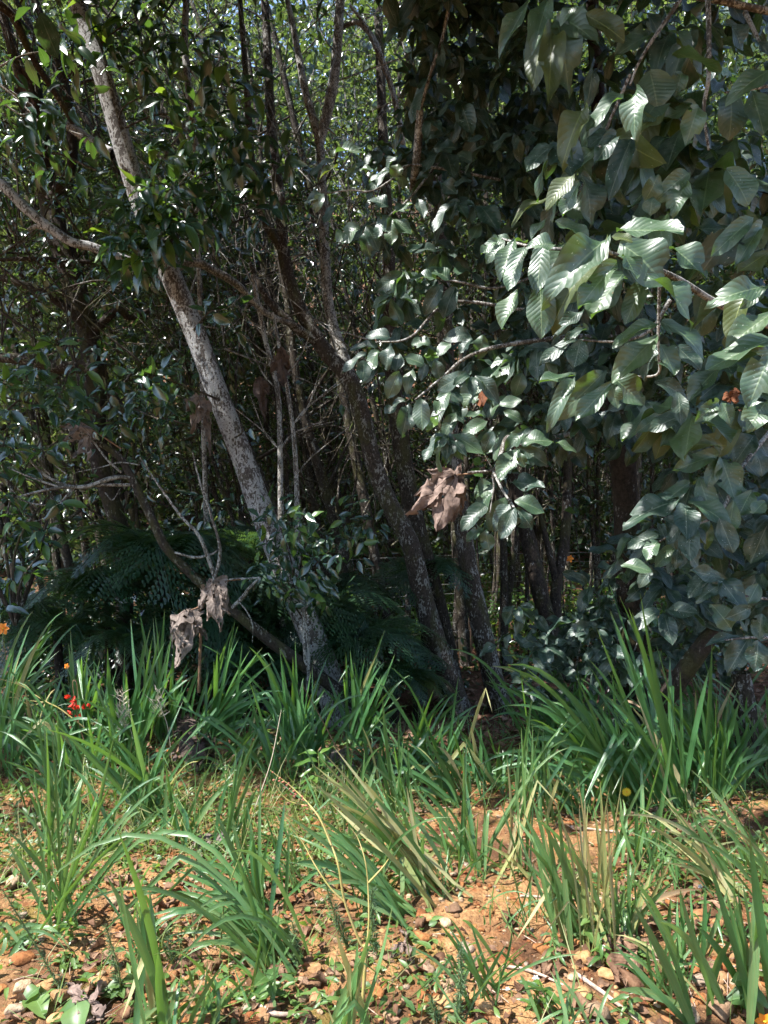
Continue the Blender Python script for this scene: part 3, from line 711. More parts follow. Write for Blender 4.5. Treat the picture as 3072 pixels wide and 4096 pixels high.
# shaded foliage of these trees between and behind their trunks
def shade_leaves(parent, boxes, mat, size=.13):
    L = []
    for (x0, y0, x1, y1, d0, d1, n, r) in boxes:
        for _ in range(n):
            x, y = rng.uniform(x0, x1), rng.uniform(y0, y1)
            if vnoise(x / 170 + 4, y / 170 + 9) < .40: continue
            spray(L, x, y, rng.uniform(d0, d1), 12, size, r, .35)
    place(parent, L, LM_SMALL, ['small'], 0, T_MID, mat, gaps=True)
shade_leaves(T6, [(-50, 0, 700, 1000, 6.4, 8.2, 95, 95), (-50, 900, 900, 2050, 6.5, 8.2, 120, 95)], 'small')
shade_leaves(T2, [(600, -50, 1750, 700, 7.0, 9.0, 120, 90), (650, 600, 1500, 1500, 7.2, 9.0, 75, 85), (900, 1400, 1900, 2100, 7.8, 9.2, 40, 70)], 'wood', .125)
def tangle(parent, box, n, mat, r=.006):
    tb = Tubes()
    x0, y0, x1, y1, d0, d1 = box
    for _ in range(n):
        a = px(rng.uniform(x0, x1), rng.uniform(y0, y1), rng.uniform(d0, d1))
        dr = nrmz(np.array([rng.normal() * .8 - .2, rng.normal() * .5, .9 + rng.normal() * .6])); l = rng.uniform(.5, 1.7)
        b_ = a + dr * l * .5 + rng.normal(size=3) * .09; c_ = a + dr * l + rng.normal(size=3) * .22
        q = r * rng.uniform(.5, 1.6)
        tb.add([a, b_, c_], [q, q * .7, q * .3], 4, 9)
        for _k in range(3):
            e = b_ + (c_ - b_) * rng.random(); f = nrmz(dr + rng.normal(size=3) * .8) * rng.uniform(.15, .5)
            tb.add([e, e + f * .5 + rng.normal(size=3) * .03, e + f], [q * .5, q * .4, q * .2], 3, 6)
    tb.build('twigs', M[mat], parent, 'stuff')
tangle(T2, (650, -50, 1750, 1500, 6.4, 9.0), 210, 'bark_twig')
tangle(T2, (900, 900, 2000, 2200, 7.0, 9.0), 90, 'bark_wood', .008)
tangle(T6, (-50, 0, 800, 1700, 6.0, 8.0), 150, 'bark_wood', .008)
# ------------------------------------------------------------------ slender trees of the wood behind
slender = []
spots = []
for i in range(62):
    d = 8 + 9 * (i / 61) ** 1.1 + rng.random() * .8
    spots.append((rng.uniform(-250, 3300), d))
hand = [(150, 7.9), (330, 8.1), (250, 8.6), (560, 8.2), (640, 9), (1380, 8.2), (1460, 8.4), (1520, 8.8), (1330, 8.8), (1700, 9.2), (1900, 8.8), (2010, 9.4), (2090, 9.6), (2330, 10), (2400, 9.8), (2440, 10.5), (2150, 10.2), (2620, 10), (2290, 11), (2370, 11.5), (2060, 11), (1830, 10)] + [(x_, 8.6 + 5 * rng.random()) for x_ in rng.uniform(1880, 2620, 34)] + [(x_, 8.6 + 4 * rng.random()) for x_ in rng.uniform(560, 1700, 22)]
spots = hand + spots
for i, (X, d) in enumerate(spots):
    x0 = (X - 1536) / F * d
    g = float(terrain(x0, d))
    H = 6.5 + rng.random() * 3.5
    leanx = (-.10 if X < 1700 else .0) * (1 + rng.random()) + rng.normal() * .05
    zone = ['behind the dark tree at the left edge', 'between the dark left tree and the pale trunk', 'just right of the pale leaning trunk', 'between the pale trunk and the mossy trunk', 'behind the mossy bent trunk', 'beside the fence post', 'in the gap under the big leaves', 'behind the lichened upright trunk', 'behind the right-hand tree'][min(int(np.searchsorted([200, 560, 950, 1350, 1700, 2000, 2400, 2650], X)), 8)]
    near_ = 'slender dark trunk' if d < 10 else ('thin far trunk' if d > 13.5 else 'thin dim trunk')
    t = tree_root('slender_tree', (x0, d, g), near_ + ' in the wood ' + zone, 'slender trees of the wood')
    n = 6
    zz = np.linspace(-.1, H, n)
    P = np.stack([x0 + leanx * zz * (1 + .08 * zz) + np.cumsum(rng.normal(size=n) * .12), d + np.cumsum(rng.normal(size=n) * .11) + 0 * zz, g + zz], -1)
    r0 = (.03 + .05 * rng.random() ** 2) if not (22 <= i < 78) else .010 + .016 * rng.random()
    tube('trunk', P, np.linspace(r0, r0 * .35, n), M['bark_wood'], t, 8, 26, .14, i)
    tb = Tubes()
    for b in range(9 if d < 12 else 5):
        a = rng.uniform(.2, .95); q = P[0] + 0
        idx = a * (n - 1); k = int(idx); q = P[k] * (1 - (idx - k)) + P[min(k + 1, n - 1)] * (idx - k)
        dr = nrmz(np.array([rng.normal(), rng.normal() * .6, .5 + rng.random()]))
        l = .6 + 1.5 * rng.random()
        pts = [q, q + dr * l * .5 + rng.normal(size=3) * .1, q + dr * l + rng.normal(size=3) * .2]
        tb.add(pts, [r0 * .35, r0 * .22, .004], 4, 8)
        for _ in range(3):
            e = pts[1] + (pts[2] - pts[1]) * rng.random(); f = nrmz(rng.normal(size=3) + dr)
            tb.add([e, e + f * .3 + rng.normal(size=3) * .05, e + f * .6 + rng.normal(size=3) * .1], [.007, .005, .002], 3, 6)
    tb.build('branches', M['bark_wood'], t, 'stuff')
    nc = 26 if d < 12 else 34
    lo = 2.3 if not (1850 < X < 2700) else 2.9
    C = np.stack([P[-1][0] * .6 + x0 * .4 + rng.normal(size=nc) * .9, d + rng.normal(size=nc) * .7, g + lo + (H + .6 - lo) * rng.random(nc) ** .8], -1)
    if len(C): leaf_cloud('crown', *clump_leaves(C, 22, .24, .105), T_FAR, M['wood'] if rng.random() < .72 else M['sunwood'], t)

# ------------------------------------------------------------------ the mass of the far wood
def mass(name, label, n_clumps, box, per, spread, size, mat, dens=.5, thr=.4, tpl=T_FAR):
    lo, hi = np.array(box[0]), np.array(box[1])
    C = lo + (hi - lo) * rng.random((n_clumps, 3))
    m = (vnoise(C[:, 0] * dens + 5, C[:, 2] * dens + C[:, 1] * .23) > thr)
    C = C[m]
    C[:, 2] += terrain(C[:, 0], C[:, 1])
    o = leaf_cloud(name, *clump_leaves(C, per, spread, size), tpl, M[mat])
    tag(o, label, 'foliage', kind='stuff')
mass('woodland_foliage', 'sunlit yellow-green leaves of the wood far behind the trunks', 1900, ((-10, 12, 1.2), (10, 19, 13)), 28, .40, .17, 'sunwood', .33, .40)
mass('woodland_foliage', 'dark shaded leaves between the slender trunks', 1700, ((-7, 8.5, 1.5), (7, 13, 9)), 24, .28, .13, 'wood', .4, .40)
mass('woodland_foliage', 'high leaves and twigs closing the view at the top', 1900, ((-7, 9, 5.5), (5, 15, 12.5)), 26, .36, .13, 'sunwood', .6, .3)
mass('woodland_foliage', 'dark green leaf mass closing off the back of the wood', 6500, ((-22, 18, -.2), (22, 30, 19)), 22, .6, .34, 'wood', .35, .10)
mass('undergrowth', 'low leafy undergrowth on the floor of the wood', 620, ((-6, 7.8, 0), (6, 17, .75)), 24, .17, .085, 'wood', .8, .42)
mass('undergrowth', 'dark leafy undergrowth behind the ferns on the left', 260, ((-4.6, 6.6, 0), (-.4, 9.5, 1.1)), 24, .2, .11, 'small', .8, .25)
mass('undergrowth', 'pale sunlit seedlings on the wood floor by the fence', 420, ((.2, 8.5, 0), (4.6, 14, .8)), 26, .18, .085, 'fresh', .8, .3)

# ------------------------------------------------------------------ the big-leaved trees on the right
def hero(parent, rows, ox, oy, sc, d, mats, jit=.12, wk=1.06):
    """leaves given by base and tip in a crop of the photograph (origin, scale) at about the distance d"""
    n = 0
    for row in rows:
        bx, by, tx, ty, w = row[:5]
        mat = row[5] if len(row) > 5 else mats[int(rng.integers(len(mats)))]
        dd = (row[6] if len(row) > 6 else d) + rng.normal() * jit
        a = px(ox + bx / sc, oy + by / sc, dd)
        Lp = math.hypot(tx - bx, ty - by) / sc / F * dd
        b = px(ox + tx / sc, oy + ty / sc, dd - Lp * rng.uniform(.05, .5))
        ln = np.linalg.norm(b - a)
        up = np.array([-.15, -.8, .62]) + rng.normal(size=3) * .22
        wf = (w / sc / F * dd) / (ln * .46) * 1.08 * wk
        leaf_object(parent, {mat: LM_BIG.get(mat, int(rng.integers(11)))}, mat, a, b - a, up, ln, min(max(wf, .5), 2.2))
        n += 1
    return n
def whorl(L, cx, cy, d, n, size, hang=.5, spread=1.0):
    c = px(cx, cy, d)
    a0 = rng.random() * 6.28
    for k in range(n):
        a = a0 + k * 6.28 / n + rng.normal() * .25
        dr = nrmz(np.array([math.cos(a) * spread, math.sin(a) * spread * .8 - .15, -hang + rng.normal() * .5]))
        up = nrmz(np.array([-.1, -.55, .9]) + rng.normal(size=3) * .35)
        L.append((c + dr * .02, dr, up, size * (.5 + .75 * rng.random())))
def fill(L, region, d0, d1, n, size, k=(4, 7), hang=.7):
    (x0, y0, x1, y1) = region
    for _ in range(n):
        x, y = rng.uniform(x0, x1), rng.uniform(y0, y1)
        whorl(L, x, y, rng.uniform(d0, d1), int(rng.integers(*k)), size, hang)

BT1 = tree_root('broad_leaved_tree', (2.35, 3.75, 0), 'big-leaved tree on the right with a sunlit branch reaching into the picture')
hero(BT1, [(720, 345, 1140, 330, 200, 'big', 2.15), (690, 385, 825, 392, 90, 'olive', 2.05), (740, 425, 1065, 590, 230, 'big', 2.12), (665, 395, 300, 660, 170, 'big', 2.1), (660, 400, 282, 785, 200, 'olive', 2.25), (725, 538, 478, 805, 120, 'big', 2.05),
           (760, 490, 870, 622, 150, 'big', 2.02), (900, 620, 1288, 792, 140, 'big', 2.15), (765, 610, 548, 855, 180, 'big', 2.25), (900, 640, 770, 915, 120, 'big', 2.1), (1050, 440, 1305, 600, 185, 'big', 2.3), (272, 405, 205, 685, 120, 'big', 2.15),
           (150, 440, 38, 700, 115, 'big', 2.2), (90, 400, -10, 620, 105, 'big', 2.2), (340, 435, 185, 395, 95, 'big', 2.25), (170, 415, 55, 375, 75, 'big', 2.3), (60, 395, -60, 400, 70, 'big', 2.3), (30, 400, -90, 520, 80, 'big', 2.25), (-20, 400, -120, 480, 60, 'big', 2.3), (250, 690, 262, 965, 160, 'big', 2.3), (110, 715, -10, 925, 120, 'big', 2.3),
           (1000, 910, 1325, 1035, 205, 'big'), (985, 915, 695, 1000, 100, 'big'), (975, 1000, 700, 1245, 150, 'big'), (985, 1035, 1097, 1228, 140, 'big'), (1080, 1050, 1248, 1197, 120, 'grey'), (960, 1060, 870, 1215, 80, 'grey'),
           (690, 1245, 908, 1415, 150, 'big'), (692, 1285, 468, 1515, 110, 'big'), (690, 1290, 732, 1442, 80, 'big'), (660, 1205, 385, 1485, 150, 'big'), (470, 1240, 243, 1272, 100, 'big'), (462, 1250, 288, 1495, 90, 'big'), (955, 1275, 1185, 1342, 90, 'grey'),
           (500, 1015, 460, 1188, 120, 'grey'), (480, 1010, 235, 1115, 90, 'grey'), (520, 835, 328, 950, 80, 'grey'), (552, 945, 400, 1002, 60, 'grey'), (1572, 258, 1312, 485, 110, 'big'), (1625, 300, 1463, 545, 80, 'big'), (1655, 690, 1338, 722, 140, 'big', 2.1), (1650, 690, 1488, 822, 70, 'big', 2.1),
           (1540, 700, 1368, 965, 150, 'olive'), (1660, 480, 1478, 595, 120, 'olive'), (1700, 1010, 1268, 1172, 170, 'big', 2.0), (1700, 850, 1400, 1025, 140, 'big', 2.1), (1680, 1085, 1420, 1112, 80, 'big', 1.95), (1690, 1080, 1530, 1422, 180, 'big', 1.9),
           (480, 20, 258, 205, 110, 'big'), (490, 40, 378, 240, 90, 'big'), (500, -10, 640, 245, 140, 'grey'), (460, 0, 268, 150, 120, 'olive'), (975, 0, 930, 145, 90, 'big'), (945, 140, 930, 235, 150, 'big'), (1180, -20, 980, 105, 110, 'big'), (1160, 50, 1050, 205, 130, 'big'), (1400, -40, 1565, 155, 190, 'big'),
           (340, 290, 562, 375, 110, 'big'), (1200, 335, 1425, 320, 130, 'grey'), (285, 278, 185, 375, 70, 'big'), (1360, 1395, 1218, 1525, 90, 'big'), (1372, 1405, 1442, 1525, 90, 'big'), (1100, 1335, 1125, 1545, 90, 'grey'), (1650, 1400, 1540, 1545, 150, 'big')],
     2000, 700, 1.5476, 2.4, ['big'])
hero(BT1, [(340, -20, 238, 255, 120, 'big'), (225, 5, 28, 285, 90, 'big'), (380, 110, 482, 435, 145, 'big'), (350, 150, 350, 572, 92, 'olive'), (560, 90, 800, 205, 130, 'olive'), (590, 100, 735, 255, 110, 'olive'), (945, 425, 1005, 642, 215, 'big'), (870, 530, 818, 778, 140, 'big'), (785, 560, 555, 755, 110, 'big'), (985, 195, 748, 280, 125, 'big'),
           (1060, 180, 1262, 245, 110, 'big'), (1085, 315, 1395, 405, 190, 'big'), (1140, 430, 1100, 572, 90, 'big'), (1240, 630, 1168, 858, 120, 'big'), (1030, 690, 825, 745, 120, 'olive'), (1225, 635, 1030, 695, 80, 'big'), (560, 640, 395, 892, 120, 'olive'), (620, 890, 365, 1085, 110, 'big'), (845, 820, 698, 1118, 120, 'grey'), (745, 800, 618, 965, 90, 'grey'),
           (1130, 790, 1035, 995, 140, 'grey'), (1055, 820, 912, 880, 100, 'grey'), (600, 405, 590, 625, 80, 'grey'), (1680, 420, 1425, 535, 130, 'big'), (1425, 560, 1482, 785, 190, 'big'), (1560, 545, 1640, 800, 150, 'big'), (910, 70, 1050, 160, 90, 'grey'), (500, 30, 400, 100, 80, 'big'), (700, 50, 800, -60, 90, 'grey'), (1400, 130, 1560, 240, 120, 'grey'), (1600, 250, 1700, 360, 100, 'grey')],
     1972, 0, 1.508, 2.5, ['big'])
hero(BT1, [(1020, 540, 878, 622, 70), (1412, 730, 1105, 692, 100, 'olive'), (1362, 780, 1095, 862, 92), (1372, 795, 1470, 1045, 130), (1362, 800, 1300, 965, 80), (1190, 948, 1008, 1062, 90), (1200, 960, 1120, 1165, 90), (1240, 915, 1325, 1155, 125), (1452, 1060, 1420, 1265, 100), (1312, 1168, 1138, 1265, 110), (1300, 1180, 1280, 1355, 70), (1362, 1160, 1452, 1372, 110),
           (1002, 1260, 808, 1335, 80), (992, 1300, 920, 1405, 90), (1112, 1320, 978, 1455, 80), (1120, 1288, 1285, 1322, 60), (1120, 1330, 1285, 1435, 90), (1112, 1350, 1112, 1462, 60), (770, 1450, 965, 1440, 80), (955, 1470, 880, 1565, 70), (1640, 1060, 1570, 1135, 80), (1590, 780, 1650, 900, 140, 'grey'), (1580, 660, 1470, 800, 110, 'grey'), (1560, 1000, 1480, 1150, 120), (1600, 1560, 1540, 1680, 90), (1440, 1840, 1355, 1700, 100), (1560, 1700, 1430, 1770, 80), (1620, 1740, 1600, 1900, 90), (1500, 1880, 1290, 1910, 60, 'grey'), (1540, 1890, 1430, 2070, 100, 'grey'), (1600, 1900, 1590, 2090, 130, 'grey'), (1400, 1530, 1200, 1480, 90, 'grey'), (1380, 1560, 1230, 1640, 80)],
     1972, 1300, 1.508, 2.95, ['big', 'big', 'grey'])
L = []
fill(L, (2150, 0, 3100, 1000), 2.6, 3.4, 30, .235)
fill(L, (2650, 900, 3100, 2300), 2.7, 3.5, 26, .225)
place(BT1, L, LM_BIG, ['big', 'big', 'big', 'grey', 'grey', 'grey', 'olive'], 150, T_BIG, 'grey', gaps=True)
L = []
fill(L, (1650, -150, 3150, 900), 4.0, 6.2, 210, .20)
fill(L, (2150, 700, 3150, 1500), 3.8, 5.8, 95, .19)
fill(L, (2600, 1500, 3200, 2450), 3.6, 5.2, 75, .18)
place(BT1, L, LM_BIG, ['grey'], 0, T_BIG, 'grey', gaps=True)
# the part of its crown above the picture
C = np.array([-1.2, 1.2, 3.2]) + rng.random((760, 3)) * np.array([3.9, 3.6, 2.4])
C = C[(C[:, 2] > 1.6 + .75 * C[:, 1] + .75) & (C[:, 0] > -.9 + .25 * (C[:, 2] - 3))]
leaf_cloud('crown', *clump_leaves(C, 14, .2, .2), T_BIG, M['grey'], BT1)
tube('trunk', [(2.35, 3.75, -.1), (2.3, 3.7, .6), (2.2, 3.65, 1.5), (2.1, 3.5, 2.6), (2.15, 3.4, 3.8), (2.3, 3.4, 5)], [.13, .10, .085, .075, .06, .04], M['bark_brown'], BT1, 12, 40, .14)
for pts, w in (([(3200, 1350, 3.0), (2900, 1230, 2.6), (2700, 1110, 2.3), (2490, 1030, 2.15), (2400, 1000, 2.12), (2260, 998, 2.15), (2120, 985, 2.2), (2010, 955, 2.3)], [30, 28, 24, 20, 18, 15, 12, 8]),
               ([(2640, 1100, 2.3), (2635, 1250, 2.35), (2632, 1400, 2.4), (2625, 1500, 2.45), (2450, 1500, 2.5)], [16, 13, 12, 9]), ([(2680, 1200, 2.5), (2600, 1320, 2.5), (2480, 1365, 2.5), (2330, 1360, 2.55)], [18, 15, 12, 8]),
               ([(3150, 60, 2.9), (3000, 30, 2.8), (2850, 0, 2.8), (2700, -20, 2.8)], [30, 26, 20]), ([(2830, -50, 2.6), (2835, 100, 2.55), (2835, 300, 2.5), (2815, 440, 2.5), (2835, 600, 2.5)], [24, 20, 16, 10]),
               ([(2720, 0, 2.6), (2650, 100, 2.55), (2560, 240, 2.5), (2520, 340, 2.5)], [18, 16, 12, 8]), ([(2520, 300, 2.6), (2440, 480, 2.6), (2380, 640, 2.6), (2300, 800, 2.5)], [14, 12, 10, 6]),
               ([(2980, 50, 2.7), (3010, 110, 2.65), (3040, 170, 2.6)], [20, 16, 12]), ([(3150, 330, 2.6), (2980, 360, 2.55), (2900, 370, 2.5)], [16, 13, 8]),
               ([(3100, 1700, 3.2), (2960, 1880, 3.0), (2900, 2020, 2.95), (2830, 2080, 2.95), (2700, 2130, 2.95), (2600, 2190, 2.95)], [20, 16, 14, 11, 7]), ([(3120, 2400, 3.2), (3030, 2390, 3.1), (2930, 2370, 3.0), (2880, 2300, 3.0)], [14, 12, 9, 6]), ([(3120, 2550, 3.1), (3000, 2550, 3.0), (2900, 2560, 2.95)], [12, 10, 7])):
    branch(BT1, pts, w, 'bark_twig', 7)

BT2 = tree_root('broad_leaved_tree', (1.75, 4.9, -.05), 'big-leaved tree in the middle with sun-flecked leaf sprays over the dark trunks')
hero(BT2, [(490, 930, 665, 845, 55, 'big'), (502, 958, 358, 1045, 55), (535, 998, 410, 1052, 42, 'olive'), (872, 912, 882, 825, 34), (890, 938, 795, 1012, 52), (842, 1020, 708, 1062, 52), (836, 1022, 755, 1112, 54), (892, 988, 872, 1068, 66), (452, 1168, 326, 1192, 58), (442, 1168, 382, 1255, 62), (835, 1298, 758, 1415, 82), (852, 1308, 850, 1475, 72), (862, 1290, 975, 1215, 84),
           (862, 1320, 975, 1405, 80), (832, 1250, 728, 1165, 84), (700, 1365, 790, 1482, 84), (690, 1398, 722, 1535, 64), (660, 1360, 518, 1455, 110), (690, 1290, 565, 1275, 60), (1010, 1198, 1052, 1312, 62), (520, 1240, 440, 1335, 74), (1120, 1682, 988, 1635, 66), (1205, 1690, 1088, 1575, 105), (1112, 1690, 998, 1755, 62), (1162, 1708, 1048, 1885, 84), (1242, 1730, 1148, 1892, 110),
           (640, 1000, 560, 1060, 50, 'olive'), (660, 1030, 735, 990, 40), (910, 1060, 930, 1130, 70, 'olive'), (1000, 1080, 1090, 1030, 50, 'grey'), (1150, 1100, 1250, 1160, 90, 'grey'), (1230, 1120, 1330, 1050, 80, 'grey'), (1250, 1210, 1200, 1320, 80, 'grey'), (1320, 1200, 1290, 1300, 80, 'grey'), (1390, 1350, 1330, 1450, 70), (1270, 870, 1340, 820, 60, 'grey'), (1060, 860, 1110, 800, 60, 'grey'), (1110, 900, 1240, 860, 90, 'grey'), (1250, 930, 1340, 960, 90, 'grey')],
     1000, 0, 1.508, 4.2, ['grey', 'big'], .1)
hero(BT2, [(850, 75, 705, 25, 80), (775, 130, 615, 88, 74), (842, 120, 808, 252, 82), (772, 150, 700, 285, 84), (702, 168, 535, 255, 62), (1052, 240, 940, 185, 95, 'big'), (982, 268, 928, 395, 74, 'big'), (1045, 185, 1140, 185, 76, 'fresh'), (902, 280, 826, 435, 92), (932, 448, 805, 532, 82), (952, 478, 938, 645, 84), (1032, 440, 1030, 615, 98), (1202, 388, 1118, 525, 74, 'big'), (1242, 528, 1165, 665, 72, 'big'), (1160, 640, 1078, 712, 50, 'big'),
           (1215, 670, 1162, 838, 62, 'fresh'), (1250, 685, 1285, 805, 74), (1592, 198, 1385, 312, 112, 'big'), (1562, 238, 1395, 395, 104), (1642, 288, 1600, 425, 84), (1432, 578, 1275, 652, 84, 'big'), (1422, 550, 1305, 530, 62, 'big'), (1440, 560, 1502, 405, 64, 'big'), (1490, 600, 1655, 565, 84), (1492, 640, 1418, 775, 74, 'big'), (1382, 368, 1285, 455, 104), (1612, 768, 1488, 925, 112), (1640, 745, 1720, 840, 90), (1472, 958, 1345, 1012, 84), (1462, 978, 1355, 1155, 92), (1442, 1078, 1265, 1205, 104), (1462, 1108, 1440, 1235, 54), (1542, 1038, 1448, 1235, 112), (1602, 1108, 1508, 1285, 92), (1602, 1130, 1690, 1220, 80), (1420, 1238, 1442, 1362, 74, 'big'), (1402, 1228, 1305, 1292, 62),
           (1330, 870, 1410, 900, 60, 'fresh'), (1400, 940, 1500, 960, 70), (1340, 810, 1400, 840, 60, 'fresh'), (1090, 110, 970, 100, 90), (1210, 110, 1130, 160, 80), (1330, 60, 1180, 50, 90), (1335, 70, 1260, 160, 70), (1400, 60, 1390, 200, 90), (1280, 470, 1220, 400, 80), (1130, 550, 1060, 620, 70, 'fresh'), (900, 170, 880, 280, 80, 'grey'), (690, 210, 680, 340, 80, 'grey'), (1120, 210, 1150, 330, 70, 'grey'), (1500, 480, 1640, 450, 70, 'big'), (1530, 520, 1650, 560, 60)],
     1000, 1300, 1.508, 4.1, ['grey', 'big'], .1)
hero(BT2, [(170, 718, 355, 650, 92), (160, 740, 332, 835, 92), (155, 750, 28, 905, 112), (380, 708, 518, 742, 62), (100, 948, 312, 962, 98), (130, 1060, 325, 1092, 98), (100, 1078, -10, 1205, 90), (140, 1108, 255, 1215, 72), (130, 1100, 48, 1275, 92), (160, 770, 190, 860, 50), (0, 640, -60, 760, 70)], 1972, 1300, 1.508, 3.6, ['grey', 'big'], .06)
L = []
fill(L, (1480, 550, 2250, 1450), 4.3, 5.2, 62, .185)
fill(L, (1750, 1300, 2700, 1760), 3.4, 4.6, 44, .185)
place(BT2, L, LM_BIG, ['grey', 'grey', 'big'], 155, T_BIG, 'grey', gaps=True)
L = []
fill(L, (1620, -100, 2250, 700), 4.2, 6.0, 110, .2, hang=1.0)
fill(L, (1850, 600, 2400, 1650), 4.6, 6.0, 90, .18)
place(BT2, L, LM_BIG, ['grey'], 0, T_BIG, 'grey', gaps=True)
tube('trunk', [(1.75, 4.9, -.2), (1.7, 4.9, 1.0), (1.6, 4.8, 2.2), (1.5, 4.8, 3.5), (1.4, 4.8, 5.2)], [.11, .09, .08, .06, .04], M['bark_dark'], BT2, 12, 36, .14)
for pts, w in (([(2500, 1350, 4.5), (2260, 1350, 4.2), (1975, 1390, 4.1), (1850, 1440, 4.1), (1780, 1500, 4.1), (1660, 1600, 4.1)], [24, 20, 16, 12, 8]), ([(2400, 1700, 4.3), (2090, 1780, 4.1), (2030, 1750, 4.1), (2000, 1830, 4.05), (1970, 1880, 4.0), (1870, 1890, 4.0)], [22, 22, 22, 16, 10]),
               ([(1970, 1880, 4.0), (2010, 1960, 3.9), (2050, 2020, 3.8), (2065, 2050, 3.7)], [12, 10, 7]), ([(1970, 1900, 4.0), (1975, 1950, 4.0), (1960, 2050, 4.0)], [9, 7, 5]), ([(2100, 1240, 4.3), (1800, 1210, 4.3), (1640, 1350, 4.2), (1500, 1370, 4.2)], [14, 12, 10, 6]),
               ([(2000, 720, 4.6), (1800, 680, 4.5), (1650, 660, 4.4), (1590, 680, 4.3)], [12, 11, 9, 6]), ([(1640, 660, 4.5), (1500, 760, 4.4), (1400, 760, 4.4), (1300, 775, 4.4)], [8, 7, 6, 4]), ([(1760, 640, 4.6), (1650, 780, 4.4), (1560, 860, 4.3), (1480, 900, 4.3)], [10, 9, 7, 5]),
               ([(1800, 0, 4.2), (1770, 150, 4.2), (1720, 300, 4.2), (1680, 440, 4.3)], [16, 15, 13, 11]), ([(1680, 440, 4.3), (1672, 560, 4.4), (1660, 680, 4.5), (1650, 760, 4.8)], [30, 34, 32, 28]), ([(2250, 1060, 4.4), (2000, 1150, 4.3), (1850, 1130, 4.2), (1740, 1110, 4.2)], [12, 10, 7])):
    branch(BT2, pts, w, 'bark_twig', 7)
crown(BT2, ((-1.8, 2.9, 4.4), (2.2, 5.6, 6.4)), 360, 26, .28, .2, T_BIG, M['grey'], pad=.15, keep=above)

BT3 = empty('dusty_shrub', (1.25, 4.75, -.05), 'low dusty dark-leaved shrub behind the tall sword leaves on the right', 'shrub')
L = []
for _ in range(70):
    whorl(L, rng.normal(2320, 130), rng.normal(2640, 120), rng.uniform(4.4, 5.2), int(rng.integers(4, 7)), .15, .4)
place(BT3, L, LM_BIG, ['grey'], 300, T_BIG, 'grey')
for k in range(7):
    b = px(rng.normal(2320, 110), rng.normal(2560, 60), 4.8)
    twig_between(BT3, np.array([1.35, 4.85, -.1]), b, .012, .004, 'bark_twig')
BT4 = empty('dusty_shrub', (2.3, 4.0, 0), 'dark shrub with white-flecked leaves at the right edge below the big leaves', 'shrub')
L = []
for _ in range(60):
    whorl(L, rng.uniform(2480, 3120), rng.uniform(2130, 2660), rng.uniform(4.2, 5.0), int(rng.integers(4, 7)), .16, .5)
place(BT4, L, LM_BIG, ['grey', 'grey', 'big'], 300, T_BIG, 'grey')
tube('trunk', [px(2640, 2830, 4.1), px(2700, 2740, 4.05), px(2770, 2640, 4.0), px(2830, 2560, 4.0), px(2900, 2470, 4.0)], [.05, .055, .055, .045, .03], M['bark_dark'], BT4, 10, 30, .2)
ST = empty('tree_stump', gpx(2990, 3060), 'short upright stump under the grey leaves at the right edge', 'stump')
p0 = gpx(2990, 3060); d0 = p0[1]
tube('trunk', [p0 - [0, 0, .05], px(2985, 2880, d0), px(2975, 2780, d0), px(2965, 2690, d0)], [.075, .065, .06, .055], M['bark_brown'], ST, 12, 24, .2)

# left-hand bush with rosettes
LB = empty('leafy_bush', (*px(80, 2500, 5.2)[:2], 0), 'green bush with leaf rosettes at the left edge above the sword leaves', 'bush')
L = []
for (x, y) in [(60, 1480), (20, 1530), (100, 1560), (170, 1540), (40, 1640), (90, 1700), (20, 1740), (60, 1800), (10, 1850), (150, 1400), (230, 1390), (260, 1560), (320, 1600), (300, 1680), (200, 1640), (240, 2010), (80, 2060), (100, 2110), (150, 2160), (20, 2150), (60, 2240), (120, 2290), (180, 2120), (30, 2340), (10, 1980), (150, 1480), (340, 1480), (20, 2440), (420, 1560), (470, 1700), (90, 1900), (180, 1800)]:
    whorl(L, x, y, rng.uniform(5.0, 5.6), 7, .145, .15)
    whorl(L, x + rng.normal() * 40, y + rng.normal() * 40, rng.uniform(5.2, 5.9), 6, .135, .3)
place(LB, L, LM_SMALL, ['fresh', 'small', 'small', 'small'], 300)
for k in range(8):
    twig_between(LB, px(60, 2500, 5.3), px(rng.uniform(0, 320), rng.uniform(1400, 2200), 5.5), .014, .005, 'bark_wood', .12, 'stem')
LT = empty('hanging_branch', px(-60, 300, 5.0), 'sparse dark leaves hanging in at the top left corner', 'branch')
L = []
for (x, y) in [(40, 500), (90, 480), (30, 440), (150, 420), (200, 400), (190, 590), (250, 620), (260, 160), (120, 180), (180, 40), (20, 280), (60, 340), (220, 700), (280, 230), (340, 560), (100, 560), (180, 480), (280, 450), (40, 620), (330, 330)]:
    spray(L, x, y, 5.2 + rng.random() * .3, 5, .17, 60, .9)
place(LT, L, LM_SMALL, ['small'], 300)
for b in ((90, 460), (260, 600), (280, 200), (330, 540)):
    twig_between(LT, px(-60, 300, 5.3), px(*b, 5.35), .010, .004, 'bark_twig', .1)

